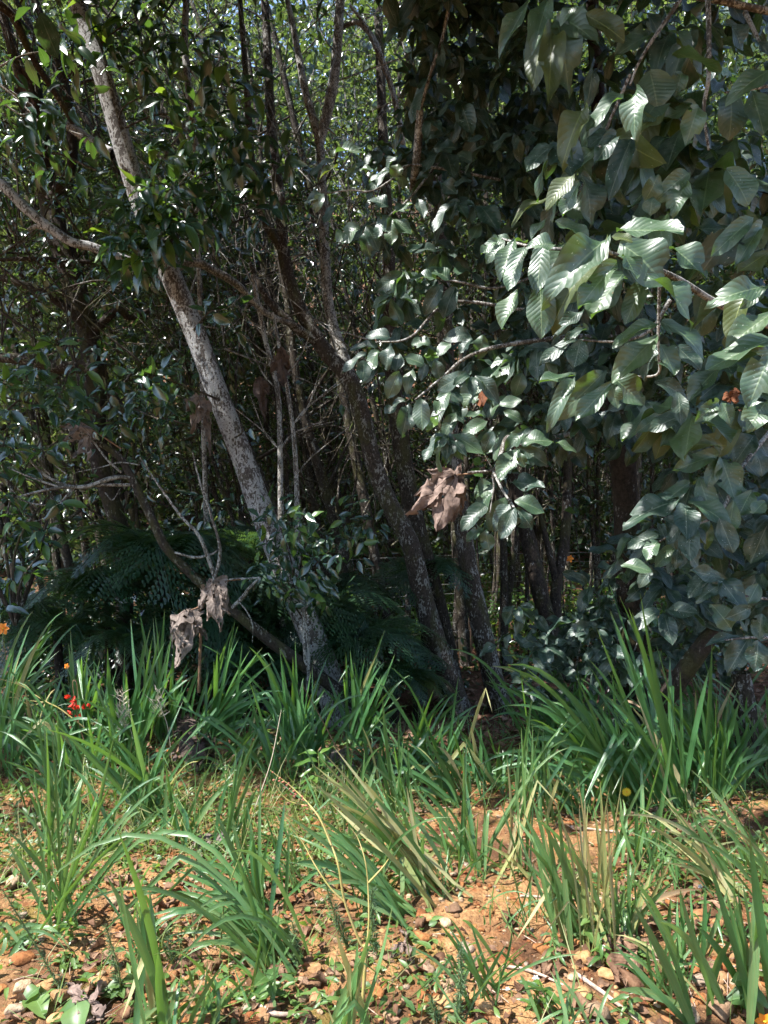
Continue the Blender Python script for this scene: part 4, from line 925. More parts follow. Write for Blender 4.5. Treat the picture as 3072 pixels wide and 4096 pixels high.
# ------------------------------------------------------------------ ferns
def frond_mesh(seed, pairs=22, k=9):
    r = np.random.default_rng(seed)
    V, Q, uv = [], [], []
    ax = lambda t: np.array([0, t - .30 * t * t, .75 * t - 1.15 * t * t])
    for i in range(pairs):
        t = .10 + .88 * i / (pairs - 1)
        L0 = .30 * (math.sin(math.pi * min(t * .78 + .22, 1)) ** .8) + .015
        for s in (-1, 1):
            if r.random() < .06: continue
            o = ax(t); L = L0 * r.uniform(.75, 1.1)
            fw = nrmz(ax(t + .02) - ax(t - .02))
            dr = nrmz(np.array([s * 1., 0, -.16 + r.normal() * .14]) + fw * (.42 + .25 * t + r.normal() * .1))
            kk = max(3, int(k * L / .3) + 1)
            for j in range(kk):
                f = (j + .5) / kk
                c = o + dr * L * f + np.array([0, 0, -.10 * L * f * f])
                l2 = .030 * (1 - .75 * f) + .005
                h = L / kk * .36
                for q in (-1, 1):
                    b = len(V)
                    tip = c + nrmz(fw * q + dr * .35) * l2
                    V += [c - dr * h, c + dr * h, tip + dr * h * .6, tip - dr * h * .4]
                    uv += [(0, t), (1, t), (1, t), (0, t)]
                    Q.append((b, b + 1, b + 2, b + 3))
    C = np.array([ax(t) for t in np.linspace(0, 1, 10)])
    Vt, Qt = tube_arrays(C, np.linspace(.009, .002, 10), 4, 14)
    n = len(V)
    Q = Q + [tuple(int(a) + n for a in q) for q in Qt]
    V = V + list(Vt); uv = uv + [(.5, .5)] * len(Vt)
    return np.array(V), np.array(Q), np.array(uv)
FR = {}
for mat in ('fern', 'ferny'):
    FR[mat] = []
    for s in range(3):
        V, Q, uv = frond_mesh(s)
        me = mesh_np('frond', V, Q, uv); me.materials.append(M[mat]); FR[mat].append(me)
def fern(x, y, d, n, length, label, mat='fern', az=None, arc=6.28, up=.75):
    base = px(x, y, d)
    base[2] = min(base[2], base[2])
    g = float(terrain(base[0], base[1]))
    root = empty('fern', base, label, 'fern', None)
    if base[2] > g + .06:
        tube('stem', [(base[0], base[1], g - .05), (base[0] + .02, base[1], (g + base[2]) / 2), tuple(base)], [.05, .04, .035], M['bark_dark'], root, 8, 12, .2)
    a0 = rng.random() * 6.28 if az is None else az - arc / 2
    for k in range(n):
        a = a0 + arc * (k + rng.random() * .5) / n
        dr = np.array([math.cos(a), math.sin(a), up * (.1 + .8 * rng.random())])
        leaf_object(root, {mat: FR[mat][int(rng.integers(3))]}, mat, base, dr, np.array([0, 0, 1.]) + rng.normal(size=3) * .18, length * (.75 + .4 * rng.random()), 1., 'frond')
    return root
for a in ((640, 2270, 6.3, 14, 1.35, 'large dark tree fern spreading behind the grey leaning trunk'), (430, 2420, 6.4, 12, 1.1, 'dark fern behind the sword leaves on the left'), (830, 2560, 6.1, 12, 1.05, 'broad dark fern left of the foot of the pale trunk'),
          (1010, 2230, 6.9, 11, 1.0, 'fern with sunlit fronds behind the pale trunk'), (1440, 2620, 6.3, 13, 1.05, 'dark fern between the pale trunk and the mossy trunk'), (1570, 2740, 6.1, 10, .75, 'low fern at the foot of the mossy trunk'), (1120, 2620, 6.7, 11, 1.1, 'dark fern close behind the foot of the pale trunk'),
          (1690, 2320, 7.6, 10, .9, 'fern arching beside the mossy trunk under the dead leaf'), (230, 2560, 6.0, 10, .9, 'small fern under the bush on the left'), (1330, 2400, 7.2, 10, 1.0, 'fern in shade between the two main trunks'),
          (560, 2600, 5.9, 10, .8, 'low fern in front of the large tree fern'), (60, 2500, 6.6, 10, 1.0, 'shaded fern at the left edge behind the bush'), (1290, 2480, 6.5, 11, 1.0, 'fern spreading right behind the lower pale trunk'), (960, 2400, 6.5, 11, 1.1, 'broad fern spreading left behind the lower pale trunk'), (1020, 2700, 5.9, 8, .7, 'low fern under the end of the leaning grey trunk')):
    fern(*a)
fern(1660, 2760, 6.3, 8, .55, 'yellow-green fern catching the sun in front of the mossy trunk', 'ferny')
fern(2240, 3050, 4.6, 6, .4, 'tiny fern under the tall sword leaves on the right')

# ------------------------------------------------------------------ wire fence in the wood
FE = empty('wire_fence', (*px(1880, 2690, 9.6)[:2], -.35), 'rusty fence post with many fine wires strung through the trunks', 'fence')
for (x, d) in ((1880, 9.4), (1180, 8.6), (2680, 10.8)):
    b = px(x, 2700, d); g = float(terrain(b[0], b[1]))
    tube('post', [(b[0], d, g - .1), (b[0] + .01, d, g + .7), (b[0], d, g + 1.45)], [.03, .028, .026], M['post'], FE, 8, 12, .1)
for k in range(11):
    z = .12 + k * .125
    P = []
    for (x, d) in ((700, 8.0), (1180, 8.57), (1880, 9.37), (2680, 10.77), (3300, 11.8)):
        b = px(x, 2700, d); P.append((b[0], d, float(terrain(b[0], b[1])) + z))
    tube('wire', P, [.0019] * 5, M['wire'], FE, 4, 30)

# ------------------------------------------------------------------ sword-leaved plants
def blade_mesh(P0, P1, P2, w, face, n=9, kink=0.):
    t = np.linspace(0, 1, n)[:, None]
    C = (1 - t) ** 2 * P0 + 2 * t * (1 - t) * P1 + t ** 2 * P2
    if kink:
        k = int(n * kink); s_ = np.linalg.norm(C[1:] - C[:-1], axis=1); hd = nrmz((P2 - P0) * np.array([1, 1, 0]) + rng.normal(size=3) * .05 * np.array([1, 1, 0]))
        for i in range(k + 1, n): C[i] = C[i - 1] + (hd * .75 - np.array([0, 0, .75])) * s_[i - 1]
        C[:, 2] = np.maximum(C[:, 2], terrain(C[:, 0], C[:, 1]) + .01)
    T = nrmz(np.gradient(C, axis=0))
    side = nrmz(np.cross(T, face))
    nr = np.cross(side, T)
    tt = t[:, 0]
    wp = w / 2 * np.minimum(1, .55 + 1.6 * tt) * np.clip(1 - ((tt - .55) / .45).clip(0) ** 1.7, 0, 1)
    wp[-1] = w * .01
    V = np.stack([C - side * wp[:, None], C - nr * (wp * .28)[:, None], C + side * wp[:, None]], 1).reshape(-1, 3)
    uv = np.stack([np.stack([np.zeros(n), tt], -1), np.stack([np.full(n, .5), tt], -1), np.stack([np.ones(n), tt], -1)], 1).reshape(-1, 2)
    Q = [(i * 3 + j, i * 3 + j + 1, i * 3 + j + 4, i * 3 + j + 3) for i in range(n - 1) for j in (0, 1)]
    return mesh_np('blade', V, Q, uv)
SB, B, DB = 'sunblade', 'blade', 'dryblade'
def sword(base, tips, extra, w, mats, label, sag=.16, group=None, jit=70, name='sword_leaf_plant', base_r=.06):
    """a clump of sword leaves: base and tip pixels in the photograph, the base on the ground"""
    b = gpx(*base); d = b[1]
    root = empty(name, b, label, 'plant', group)
    allt = [(x, y, 1) for x, y in tips]
    for _ in range(int(extra * 1.6) + 3):
        t = tips[int(rng.integers(len(tips)))]; f = rng.uniform(.62, 1.12)
        allt.append((base[0] + (t[0] - base[0]) * f + rng.normal() * jit, base[1] + (t[1] - base[1]) * f + rng.normal() * jit * .6, 0))
    for (x, y, hero_) in allt:
        o = np.array([rng.normal() * base_r, rng.normal() * base_r, 0]) if not hero_ else np.array([rng.normal() * base_r * .5, rng.normal() * base_r * .6, 0])
        p0 = b + o; p0[2] = float(terrain(p0[0], p0[1])) - .02
        ln = math.hypot(x - base[0], y - base[1]) / F * d
        p2 = px(x, y, max(d + rng.normal() * .22 * ln - .05 * ln, 1.6))
        p2[2] = max(p2[2], float(terrain(p2[0], p2[1])) + .03)
        v = p2 - p0
        horiz = math.hypot(v[0], v[1]); 
        p1 = p0 + v * .52 + np.array([0, 0, (sag * 1.25 if hero_ else sag * 1.9 + .16) * horiz + .03 * ln]) + rng.normal(size=3) * .018
        face = nrmz(np.array([rng.normal() * .75, -1, .35 + rng.normal() * .2]))
        me = blade_mesh(p0, p1, p2, w * (.5 + .36 * rng.random()), face, 9, rng.uniform(.45, .8) if (not hero_ and rng.random() < .22) else 0)
        mat = mats[int(rng.integers(len(mats)))]
        if not hero_ and rng.random() < .07: mat = DB
        link('blade', me, M[mat], root)
    return root
SB, B, DB = 'sunblade', 'blade', 'dryblade'
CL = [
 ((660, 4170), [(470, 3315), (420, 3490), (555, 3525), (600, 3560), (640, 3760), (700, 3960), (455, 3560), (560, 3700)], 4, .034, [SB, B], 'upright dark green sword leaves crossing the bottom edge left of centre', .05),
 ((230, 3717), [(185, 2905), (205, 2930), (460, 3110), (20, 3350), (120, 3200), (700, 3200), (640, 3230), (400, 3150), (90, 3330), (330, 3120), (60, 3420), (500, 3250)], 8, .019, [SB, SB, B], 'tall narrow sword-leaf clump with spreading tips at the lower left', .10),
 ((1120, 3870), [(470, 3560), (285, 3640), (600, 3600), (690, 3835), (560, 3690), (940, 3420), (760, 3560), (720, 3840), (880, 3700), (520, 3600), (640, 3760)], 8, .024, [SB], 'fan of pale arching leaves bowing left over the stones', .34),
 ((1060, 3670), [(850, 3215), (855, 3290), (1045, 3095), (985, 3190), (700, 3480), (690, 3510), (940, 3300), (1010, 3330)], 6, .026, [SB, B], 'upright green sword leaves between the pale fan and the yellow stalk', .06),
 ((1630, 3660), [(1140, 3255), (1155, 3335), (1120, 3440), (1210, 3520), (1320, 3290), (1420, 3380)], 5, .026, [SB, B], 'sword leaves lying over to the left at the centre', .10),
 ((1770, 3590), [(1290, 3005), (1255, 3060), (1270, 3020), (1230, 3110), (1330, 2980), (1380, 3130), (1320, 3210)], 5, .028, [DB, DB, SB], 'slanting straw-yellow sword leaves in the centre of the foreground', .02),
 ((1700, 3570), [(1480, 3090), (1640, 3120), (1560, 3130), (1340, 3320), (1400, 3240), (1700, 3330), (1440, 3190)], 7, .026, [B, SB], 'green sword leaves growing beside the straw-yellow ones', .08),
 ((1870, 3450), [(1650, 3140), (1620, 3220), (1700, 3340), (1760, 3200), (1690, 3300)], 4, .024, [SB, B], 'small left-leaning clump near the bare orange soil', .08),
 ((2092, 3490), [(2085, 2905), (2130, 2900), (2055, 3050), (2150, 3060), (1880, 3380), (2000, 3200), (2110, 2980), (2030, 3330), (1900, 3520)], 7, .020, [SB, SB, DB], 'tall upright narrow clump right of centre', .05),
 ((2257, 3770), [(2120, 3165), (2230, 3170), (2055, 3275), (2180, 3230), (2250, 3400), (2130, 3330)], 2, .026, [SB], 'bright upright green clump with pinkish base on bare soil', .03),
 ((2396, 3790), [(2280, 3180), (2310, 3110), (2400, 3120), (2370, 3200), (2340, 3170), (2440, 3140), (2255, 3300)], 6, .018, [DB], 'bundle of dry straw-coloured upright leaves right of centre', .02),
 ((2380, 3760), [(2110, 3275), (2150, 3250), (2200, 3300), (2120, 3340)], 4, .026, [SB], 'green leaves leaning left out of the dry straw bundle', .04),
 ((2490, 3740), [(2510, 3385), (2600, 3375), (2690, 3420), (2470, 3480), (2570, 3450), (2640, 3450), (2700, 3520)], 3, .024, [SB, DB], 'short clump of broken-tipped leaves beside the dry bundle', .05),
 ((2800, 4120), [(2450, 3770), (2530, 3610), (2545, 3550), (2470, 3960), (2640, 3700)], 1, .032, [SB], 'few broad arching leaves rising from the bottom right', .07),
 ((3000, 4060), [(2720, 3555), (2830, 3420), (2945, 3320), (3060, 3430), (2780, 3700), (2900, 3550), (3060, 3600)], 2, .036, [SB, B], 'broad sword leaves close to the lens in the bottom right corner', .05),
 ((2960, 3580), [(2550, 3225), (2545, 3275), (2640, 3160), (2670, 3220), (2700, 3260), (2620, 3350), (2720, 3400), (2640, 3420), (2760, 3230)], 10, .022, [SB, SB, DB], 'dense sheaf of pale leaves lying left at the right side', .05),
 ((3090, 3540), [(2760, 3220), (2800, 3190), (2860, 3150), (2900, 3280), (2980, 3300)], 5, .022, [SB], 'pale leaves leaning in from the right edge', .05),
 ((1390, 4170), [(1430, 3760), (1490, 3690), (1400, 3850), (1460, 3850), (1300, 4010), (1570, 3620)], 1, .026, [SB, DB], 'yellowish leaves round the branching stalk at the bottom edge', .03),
 ((640, 3270), [(205, 2880), (300, 2955), (250, 2920), (390, 2870), (310, 3010), (340, 3060), (450, 3000), (420, 2930)], 6, .032, [SB, B], 'sunlit pale leaves leaning left below the red flower', .03),  # pale from sunlight, partly put into the brighter leaf colour
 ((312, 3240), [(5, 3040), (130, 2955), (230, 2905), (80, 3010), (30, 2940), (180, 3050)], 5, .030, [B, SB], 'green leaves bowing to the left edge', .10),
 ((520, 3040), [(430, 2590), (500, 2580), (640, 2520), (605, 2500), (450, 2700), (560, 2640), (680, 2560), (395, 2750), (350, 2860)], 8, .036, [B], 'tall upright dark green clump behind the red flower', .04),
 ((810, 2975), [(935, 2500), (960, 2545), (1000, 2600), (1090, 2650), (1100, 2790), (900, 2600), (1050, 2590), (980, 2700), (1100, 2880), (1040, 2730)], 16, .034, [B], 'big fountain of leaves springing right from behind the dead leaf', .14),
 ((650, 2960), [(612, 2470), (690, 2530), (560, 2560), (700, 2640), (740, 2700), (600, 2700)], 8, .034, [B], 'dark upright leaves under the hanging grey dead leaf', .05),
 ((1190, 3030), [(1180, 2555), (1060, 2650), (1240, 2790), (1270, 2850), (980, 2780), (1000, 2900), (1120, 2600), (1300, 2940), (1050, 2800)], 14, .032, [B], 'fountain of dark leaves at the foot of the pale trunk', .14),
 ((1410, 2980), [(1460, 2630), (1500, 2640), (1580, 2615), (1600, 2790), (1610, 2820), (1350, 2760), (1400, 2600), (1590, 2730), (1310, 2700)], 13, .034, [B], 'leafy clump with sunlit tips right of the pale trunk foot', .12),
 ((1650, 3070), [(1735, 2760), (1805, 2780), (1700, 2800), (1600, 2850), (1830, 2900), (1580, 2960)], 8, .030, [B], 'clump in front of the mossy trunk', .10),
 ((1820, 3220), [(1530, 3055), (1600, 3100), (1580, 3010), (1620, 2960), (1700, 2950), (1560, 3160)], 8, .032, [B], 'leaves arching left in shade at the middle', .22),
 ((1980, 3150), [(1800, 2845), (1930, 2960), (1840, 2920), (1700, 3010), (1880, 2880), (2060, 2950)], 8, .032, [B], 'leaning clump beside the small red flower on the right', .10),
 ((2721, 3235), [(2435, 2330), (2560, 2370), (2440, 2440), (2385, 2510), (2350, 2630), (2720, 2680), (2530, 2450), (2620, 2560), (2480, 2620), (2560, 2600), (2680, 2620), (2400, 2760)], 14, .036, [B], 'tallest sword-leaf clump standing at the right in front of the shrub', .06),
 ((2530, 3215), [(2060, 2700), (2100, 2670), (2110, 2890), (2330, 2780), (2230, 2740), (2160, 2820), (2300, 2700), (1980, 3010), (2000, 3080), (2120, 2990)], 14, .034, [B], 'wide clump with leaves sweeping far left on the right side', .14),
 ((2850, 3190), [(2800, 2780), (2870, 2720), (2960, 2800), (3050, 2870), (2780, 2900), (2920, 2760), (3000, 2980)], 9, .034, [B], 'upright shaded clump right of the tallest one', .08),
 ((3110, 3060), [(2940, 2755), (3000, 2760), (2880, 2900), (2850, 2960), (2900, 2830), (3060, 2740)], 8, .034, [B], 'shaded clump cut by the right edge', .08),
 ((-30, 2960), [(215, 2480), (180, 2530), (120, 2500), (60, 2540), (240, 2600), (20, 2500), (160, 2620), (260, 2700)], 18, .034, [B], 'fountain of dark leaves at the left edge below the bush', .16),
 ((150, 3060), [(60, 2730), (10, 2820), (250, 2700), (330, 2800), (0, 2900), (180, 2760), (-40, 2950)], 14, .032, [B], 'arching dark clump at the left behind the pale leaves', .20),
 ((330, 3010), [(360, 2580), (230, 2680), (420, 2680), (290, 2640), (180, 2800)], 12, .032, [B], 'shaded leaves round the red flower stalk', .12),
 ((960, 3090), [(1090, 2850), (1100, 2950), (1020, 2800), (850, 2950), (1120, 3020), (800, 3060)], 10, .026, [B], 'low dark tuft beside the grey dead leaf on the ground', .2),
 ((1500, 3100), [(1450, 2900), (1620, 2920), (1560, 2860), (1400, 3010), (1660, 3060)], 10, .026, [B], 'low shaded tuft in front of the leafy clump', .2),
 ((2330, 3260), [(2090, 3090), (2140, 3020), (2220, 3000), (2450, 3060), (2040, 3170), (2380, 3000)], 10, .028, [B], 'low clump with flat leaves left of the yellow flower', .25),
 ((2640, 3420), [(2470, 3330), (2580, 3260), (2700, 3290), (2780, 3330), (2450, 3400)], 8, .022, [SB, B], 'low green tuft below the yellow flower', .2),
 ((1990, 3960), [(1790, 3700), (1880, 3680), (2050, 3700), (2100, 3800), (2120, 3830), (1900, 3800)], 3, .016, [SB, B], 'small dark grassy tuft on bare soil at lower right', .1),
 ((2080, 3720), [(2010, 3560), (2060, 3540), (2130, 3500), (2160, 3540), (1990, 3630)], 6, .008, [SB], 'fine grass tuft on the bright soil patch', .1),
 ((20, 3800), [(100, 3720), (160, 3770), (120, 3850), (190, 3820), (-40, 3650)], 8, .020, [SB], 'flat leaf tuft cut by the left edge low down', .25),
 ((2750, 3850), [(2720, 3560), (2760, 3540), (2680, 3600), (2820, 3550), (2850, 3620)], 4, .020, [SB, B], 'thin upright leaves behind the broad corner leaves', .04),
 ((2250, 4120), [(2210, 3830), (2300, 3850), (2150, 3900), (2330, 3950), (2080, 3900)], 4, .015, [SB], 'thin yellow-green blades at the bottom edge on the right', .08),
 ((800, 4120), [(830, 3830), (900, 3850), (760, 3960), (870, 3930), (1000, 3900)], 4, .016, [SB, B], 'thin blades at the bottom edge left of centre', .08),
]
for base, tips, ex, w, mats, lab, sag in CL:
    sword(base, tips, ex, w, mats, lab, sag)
for k in range(26):
    bx, by = rng.uniform(0, 3072), rng.uniform(2960, 3200)
    if 560 < bx < 1000: bx += 480; by = min(by, 3080)
    tips = [(bx + rng.normal() * 170 - 30, by - rng.uniform(150, 430)) for _ in range(7)]
    sword((bx, by), tips, 5, .028, [B], 'small dark tuft filling the shaded band between the larger clumps', .18, 'small shaded tufts')
for k in range(26):
    bx, by = rng.uniform(0, 3072), 3230 + 860 * rng.random() ** 1.35
    tips = [(bx + rng.normal() * 110, by - rng.uniform(90, 330) * (1.5 if by < 3500 else 1)) for _ in range(6)]
    sword((bx, by), tips, 4, .013 if by > 3500 else .022, [SB, SB, B], 'small thin-leaved tuft on the sunny stony soil', .15, 'small sunny tufts')

# ------------------------------------------------------------------ big dead leaves
def lobe_mesh(a, b, w, bulge, seed, n=9, m=5, holes=.1, curl=.35):
    r = np.random.default_rng(seed)
    t = np.linspace(0, 1, n)
    ax = b - a; L = np.linalg.norm(ax); T = ax / L
    face = nrmz(np.array([r.normal() * .3, -1, .25 + r.normal() * .2]))
    side = nrmz(np.cross(T, face)); nr = np.cross(side, T)
    prof = np.sin(np.pi * np.clip(t, 0, 1) ** .72) ** .75; prof[0] = .10; prof[-1] = .05
    V, uv = [], []
    ph = r.random(4) * 6
    for i, tt in enumerate(t):
        for j, c in enumerate(np.linspace(-1, 1, m)):
            ww = w / 2 * prof[i] * (1 + .10 * math.sin(7 * tt + ph[0] + c * 2))
            z = bulge * L * math.sin(math.pi * tt) - abs(c) * ww * curl * (1.2 + 1.4 * math.sin(5 * tt + ph[1] + (1.7 if c > 0 else 0))) + .05 * L * math.sin(8 * tt + 3 * c + ph[2]) * abs(c)
            p = a + ax * tt + side * ww * c + nr * z
            p = p + nr * (.055 * L * math.sin(11 * tt + 4 * c + ph[3])) + r.normal(size=3) * .011 * L
            V.append(p); uv.append((.5 + c / 2, tt))
    Q = []
    for i in range(n - 1):
        for j in range(m - 1):
            if 0 < i < n - 2 and r.random() < holes + (.14 if j in (0, m - 2) else 0): continue
            Q.append((i * m + j, i * m + j + 1, (i + 1) * m + j + 1, (i + 1) * m + j))
    return mesh_np('lobe', np.array(V), np.array(Q), np.array(uv))
def dead_leaf(centre, d, lobes, label, mat='dead', stalk=None, holes=.06, ground=False, curl=.35):
    if ground:
        c = gpx(*centre); d = c[1]; c[2] += .05
    else: c = px(*centre, d)
    root = empty('dead_leaf', c, label, 'dead leaf')
    for i, lb in enumerate(lobes):
        x, y, w = lb[:3]; dd = d + (lb[3] if len(lb) > 3 else rng.normal() * .06)
        b = px(x, y, dd)
        if ground:
            b = gpx(x, y) + [0, 0, .025] if y > centre[1] else px(x, y, d + .12)
            b[2] = max(b[2], float(terrain(b[0], b[1])) + .02)
        lo = link('lobe', lobe_mesh(c + rng.normal(size=3) * .004, b, w * .84 / F * d, rng.uniform(-.14, .16), int(rng.integers(1e6)), 13, 9, holes, curl), M[mat], root)
        tube('vein', [c, (c + b) / 2 - [0, .012, 0], b], [.0035, .0025, .001], M['deadbrown'], lo, 5, 8)
    if stalk: tube('stalk', [px(*p) for p in stalk], [.004, .005, .006], M['brownstem'], root, 6, 14)
    return root
dead_leaf((1822, 1902), 4.0, [(1626, 2062, 100, -.05), (1746, 2124, 150, -.10), (1808, 2086, 110, -.02), (1708, 1880, 60, .05), (1660, 1980, 90, .08), (1864, 2003, 80, .05), (1690, 2040, 90, -.02), (1846, 1850, 30), (1845, 2060, 70, .06)], 'large brown dead leaf with a round hole hanging from the middle branch', 'dead', [(1825, 1900, 4.0), (1890, 1893, 4.0), (1968, 1880, 4.0)], .03)
dead_leaf((853, 2330), 4.8, [(882, 2480, 100), (795, 2440, 85), (905, 2395, 90), (885, 2525, 70), (830, 2480, 85), (870, 2430, 100), (920, 2460, 60)], 'upper crumpled grey dead leaf caught on the leaning grey trunk', 'deadgrey', [(853, 2338, 4.8), (900, 2325, 5.1), (960, 2318, 5.3)], .10, curl=.6)
dead_leaf((752, 2440), 4.8, [(690, 2595, 90), (706, 2670, 105), (775, 2555, 95), (740, 2610, 100), (805, 2510, 70), (685, 2535, 80), (830, 2560, 50)], 'lower torn grey dead leaf hanging over the sword leaves', 'deadgrey', [(752, 2445, 4.8), (790, 2430, 4.85), (840, 2400, 4.9)], .12, curl=.5)
dead_leaf((770, 2985), 4.15, [(885, 3095, 130, -.1), (690, 2865, 100), (630, 2960, 90), (700, 3065, 120, -.1), (795, 3100, 130, -.15), (790, 2890, 50), (860, 3020, 100), (755, 2860, 80), (830, 3080, 100, -.1)], 'grey-brown dead leaf lying crumpled on the ground left of centre', 'deadbrown', None, .06, True, .5)
dead_leaf((330, 1695), 5.4, [(235, 1705, 60), (298, 1835, 60), (345, 1845, 60), (252, 1765, 70), (380, 1760, 50), (280, 1680, 50)], 'torn brown-grey dead leaf hanging on the bare twigs at the left', 'deadgrey', [(330, 1695, 5.4), (400, 1740, 5.4), (485, 1795, 5.45)], .14, curl=.6)
dead_leaf((800, 1590), 5.75, [(745, 1645, 70), (762, 1735, 75), (842, 1722, 60), (842, 1825, 36), (812, 1650, 60), (735, 1600, 50)], 'brown dead leaf wrapped against the pale trunk', 'deadgrey', None, .1, curl=.6)
dead_leaf((1122, 1390), 6.3, [(1132, 1545, 80), (1080, 1490, 60), (1155, 1480, 50)], 'dark brown dead leaf hanging between the thin stems', 'deadbrown', None, .05, curl=.6)
dead_leaf((1040, 1510), 6.35, [(1060, 1685, 50), (1045, 1610, 70), (1075, 1580, 50)], 'narrow dark brown dead leaf below another on the thin stems', 'deadbrown', None, .05, curl=.6)
dead_leaf((85, 270), 5.9, [(112, 405, 70), (145, 475, 50), (60, 380, 50), (130, 330, 50)], 'shrivelled brown dead leaf at the top left', 'deadbrown', None, .08, curl=.7)
dead_leaf((1350, 3050), 4.3, [(1400, 3000, 60), (1310, 3110, 70), (1370, 3160, 60), (1420, 3080, 60), (1290, 3040, 50)], 'crumpled grey dead leaf under the straw-yellow sword leaves', 'deadgrey', None, .15, True)
dead_leaf((1940, 1560), 3.9, [(1920, 1625, 50), (1960, 1600, 40)], 'small rust-brown dead leaf among the middle big leaves', 'rust', None, .0)
dead_leaf((2960, 1570), 2.3, [(2890, 1600, 70), (2935, 1610, 50)], 'curled orange-brown dead leaf in the right tree', 'rust', None, .0, curl=.8)
dead_leaf((2480, 3800), 2.72, [(2410, 3880, 110), (2540, 3860, 90), (2500, 3900, 80)], 'pale dry leaf on the soil right of centre', 'litter', None, .02, True)
dead_leaf((860, 3380), 3.3, [(760, 3420, 60), (930, 3440, 70), (800, 3460, 60), (900, 3380, 50)], 'grey curled leaves lying in the dry grass', 'deadgrey', None, .05, True)
dead_leaf((350, 4070), 2.2, [(270, 4030, 90), (440, 4050, 110), (340, 4130, 100), (410, 4110, 80)], 'pinkish dry leaf at the bottom left edge', 'dead', None, .02, True)
dead_leaf((1620, 3830), 2.62, [(1560, 3860, 50), (1640, 3870, 60), (1600, 3810, 40)], 'small pink curled leaf on the dark stones', 'dead', None, .0, True)
dead_leaf((2530, 3890), 2.55, [(2470, 3960, 110), (2580, 3950, 80)], 'brown folded leaf leaning on a stone at lower right', 'litter', None, .0, True)

# ------------------------------------------------------------------ stones
def rock_verts(seed, sub=1):
    import bmesh
    bm = bmesh.new(); bmesh.ops.create_icosphere(bm, subdivisions=sub, radius=1)
    r = np.random.default_rng(seed)
    V = np.array([v.co[:] for v in bm.verts]); Fc = np.array([[v.index for v in f.verts] for f in bm.faces]); bm.free()
    for _ in range(9):                          # cut flat faces like broken stone
        n = nrmz(r.normal(size=3)); k = r.uniform(.34, .68)
        s = V @ n; m = s > k; V[m] -= (s[m] - k)[:, None] * n
    V *= np.array([1, r.uniform(.65, .95), r.uniform(.45, .75)])
    return V + r.normal(size=V.shape) * .025, Fc
ROCKS = []
for s in range(8):
    V, Fc = rock_verts(s, 2); me = mesh_np('rock', V, Fc, smooth=False); me.materials.append(M['rock']); ROCKS.append(me)
def rock(x, y, rpx, label, group=None, i=None):
    p = gpx(x, y); r = rpx / F * p[1]
    o = bpy.data.objects.new('rock', ROCKS[int(rng.integers(8)) if i is None else i])
    o.location = (p[0], p[1], p[2] + r * rng.uniform(.0, .25))
    o.rotation_euler = (rng.normal() * .2, rng.normal() * .2, rng.random() * 6.28)
    o.scale = (r, r, r)
    COL.objects.link(o); tag(o, label, 'stone', group)
for x, y, r, lab in ((185, 3955, 75, 'large flat ochre stone at the lower left'), (60, 3545, 60, 'pale orange stone at the left edge'), (2515, 3930, 75, 'big brown block of stone beside the folded leaf at lower right'), (2650, 4010, 70, 'dark brown stone half under the corner leaves'),
                     (1815, 3640, 38, 'rounded orange-brown stone in the shaded centre soil'), (1730, 3680, 34, 'grey-white stone in the centre soil'), (1680, 3670, 40, 'brown stone left of the grey-white one'), (1240, 3940, 60, 'orange flat stone at the bottom left of centre'), (1290, 4010, 55, 'reddish stone at the bottom beside the yellow leaves'),
                     (2300, 3640, 36, 'bright orange stone behind the upright green clump'), (2800, 3690, 60, 'brown stone in the grass at the right'), (2890, 4070, 80, 'pale ochre stone at the bottom right corner'), (2400, 4060, 75, 'pale sandy stone at the bottom edge right of centre'), (1130, 3905, 45, 'pale stone by the foot of the arching fan'),
                     (270, 3860, 36, 'dark reddish stone under the narrow clump'), (1700, 3980, 50, 'grey-brown stone in the lower middle'), (1450, 3830, 40, 'ochre stone beside the branching stalk'), (620, 4000, 46, 'sandy stone under the upright dark leaves'), (300, 4040, 50, 'pale orange stone near the pinkish leaf'), (1050, 3300, 40, 'grey stone at the edge of the shade')):
    rock(x, y, r, lab)
for k in range(270):
    y = 3180 + 900 * rng.random() ** .75
    x = rng.uniform(-20, 3090)
    rock(x, y, (9 + 40 * rng.random() ** 2.0) * (.5 + .8 * (y - 3000) / 1000), 'small ochre or brown stone lying in the sandy soil', 'small stones on the soil')
for k in range(46):
    x, y = (rng.uniform(-10, 1450) if k % 2 else rng.uniform(2100, 3080)), rng.uniform(3820, 4110)
    rock(x, y, rng.uniform(28, 62), 'fist-sized ochre stone bedded in the soil along the bottom edge', 'stones along the bottom edge')
# pebbles
V0, F0 = rock_verts(3, 1)
def scatter_ground(n, dens, y0=1.9, y1=4.6):
    """random ground points in the near strip, kept where the density map says so"""
    y = rng.uniform(y0, y1, n); x = rng.uniform(-1, 1, n) * (.60 * y + .25)
    k = rng.random(n) < dens(x, y)
    x, y = x[k], y[k]
    return np.stack([x, y, terrain(x, y)], -1)
P = scatter_ground(11000, lambda x, y: .15 + .85 * (vnoise(x * 3, y * 3) > .45))
n = len(P); sz = .003 + .020 * rng.random(n) ** 3.5
a = rng.random(n) * 6.28
Rz = np.stack([np.stack([np.cos(a), -np.sin(a), 0 * a], -1), np.stack([np.sin(a), np.cos(a), 0 * a], -1), np.stack([0 * a, 0 * a, 1 + 0 * a], -1)], 1)
V = np.einsum('nij,kj->nki', Rz, V0) * sz[:, None, None] + P[:, None] + np.array([0, 0, .002])
Q = (F0[None] + (np.arange(n) * len(V0))[:, None, None]).reshape(-1, 3)
o = link('gravel', mesh_np('gravel', V.reshape(-1, 3), Q, None, np.repeat(rng.random(n), len(V0)), False), M['rock'])
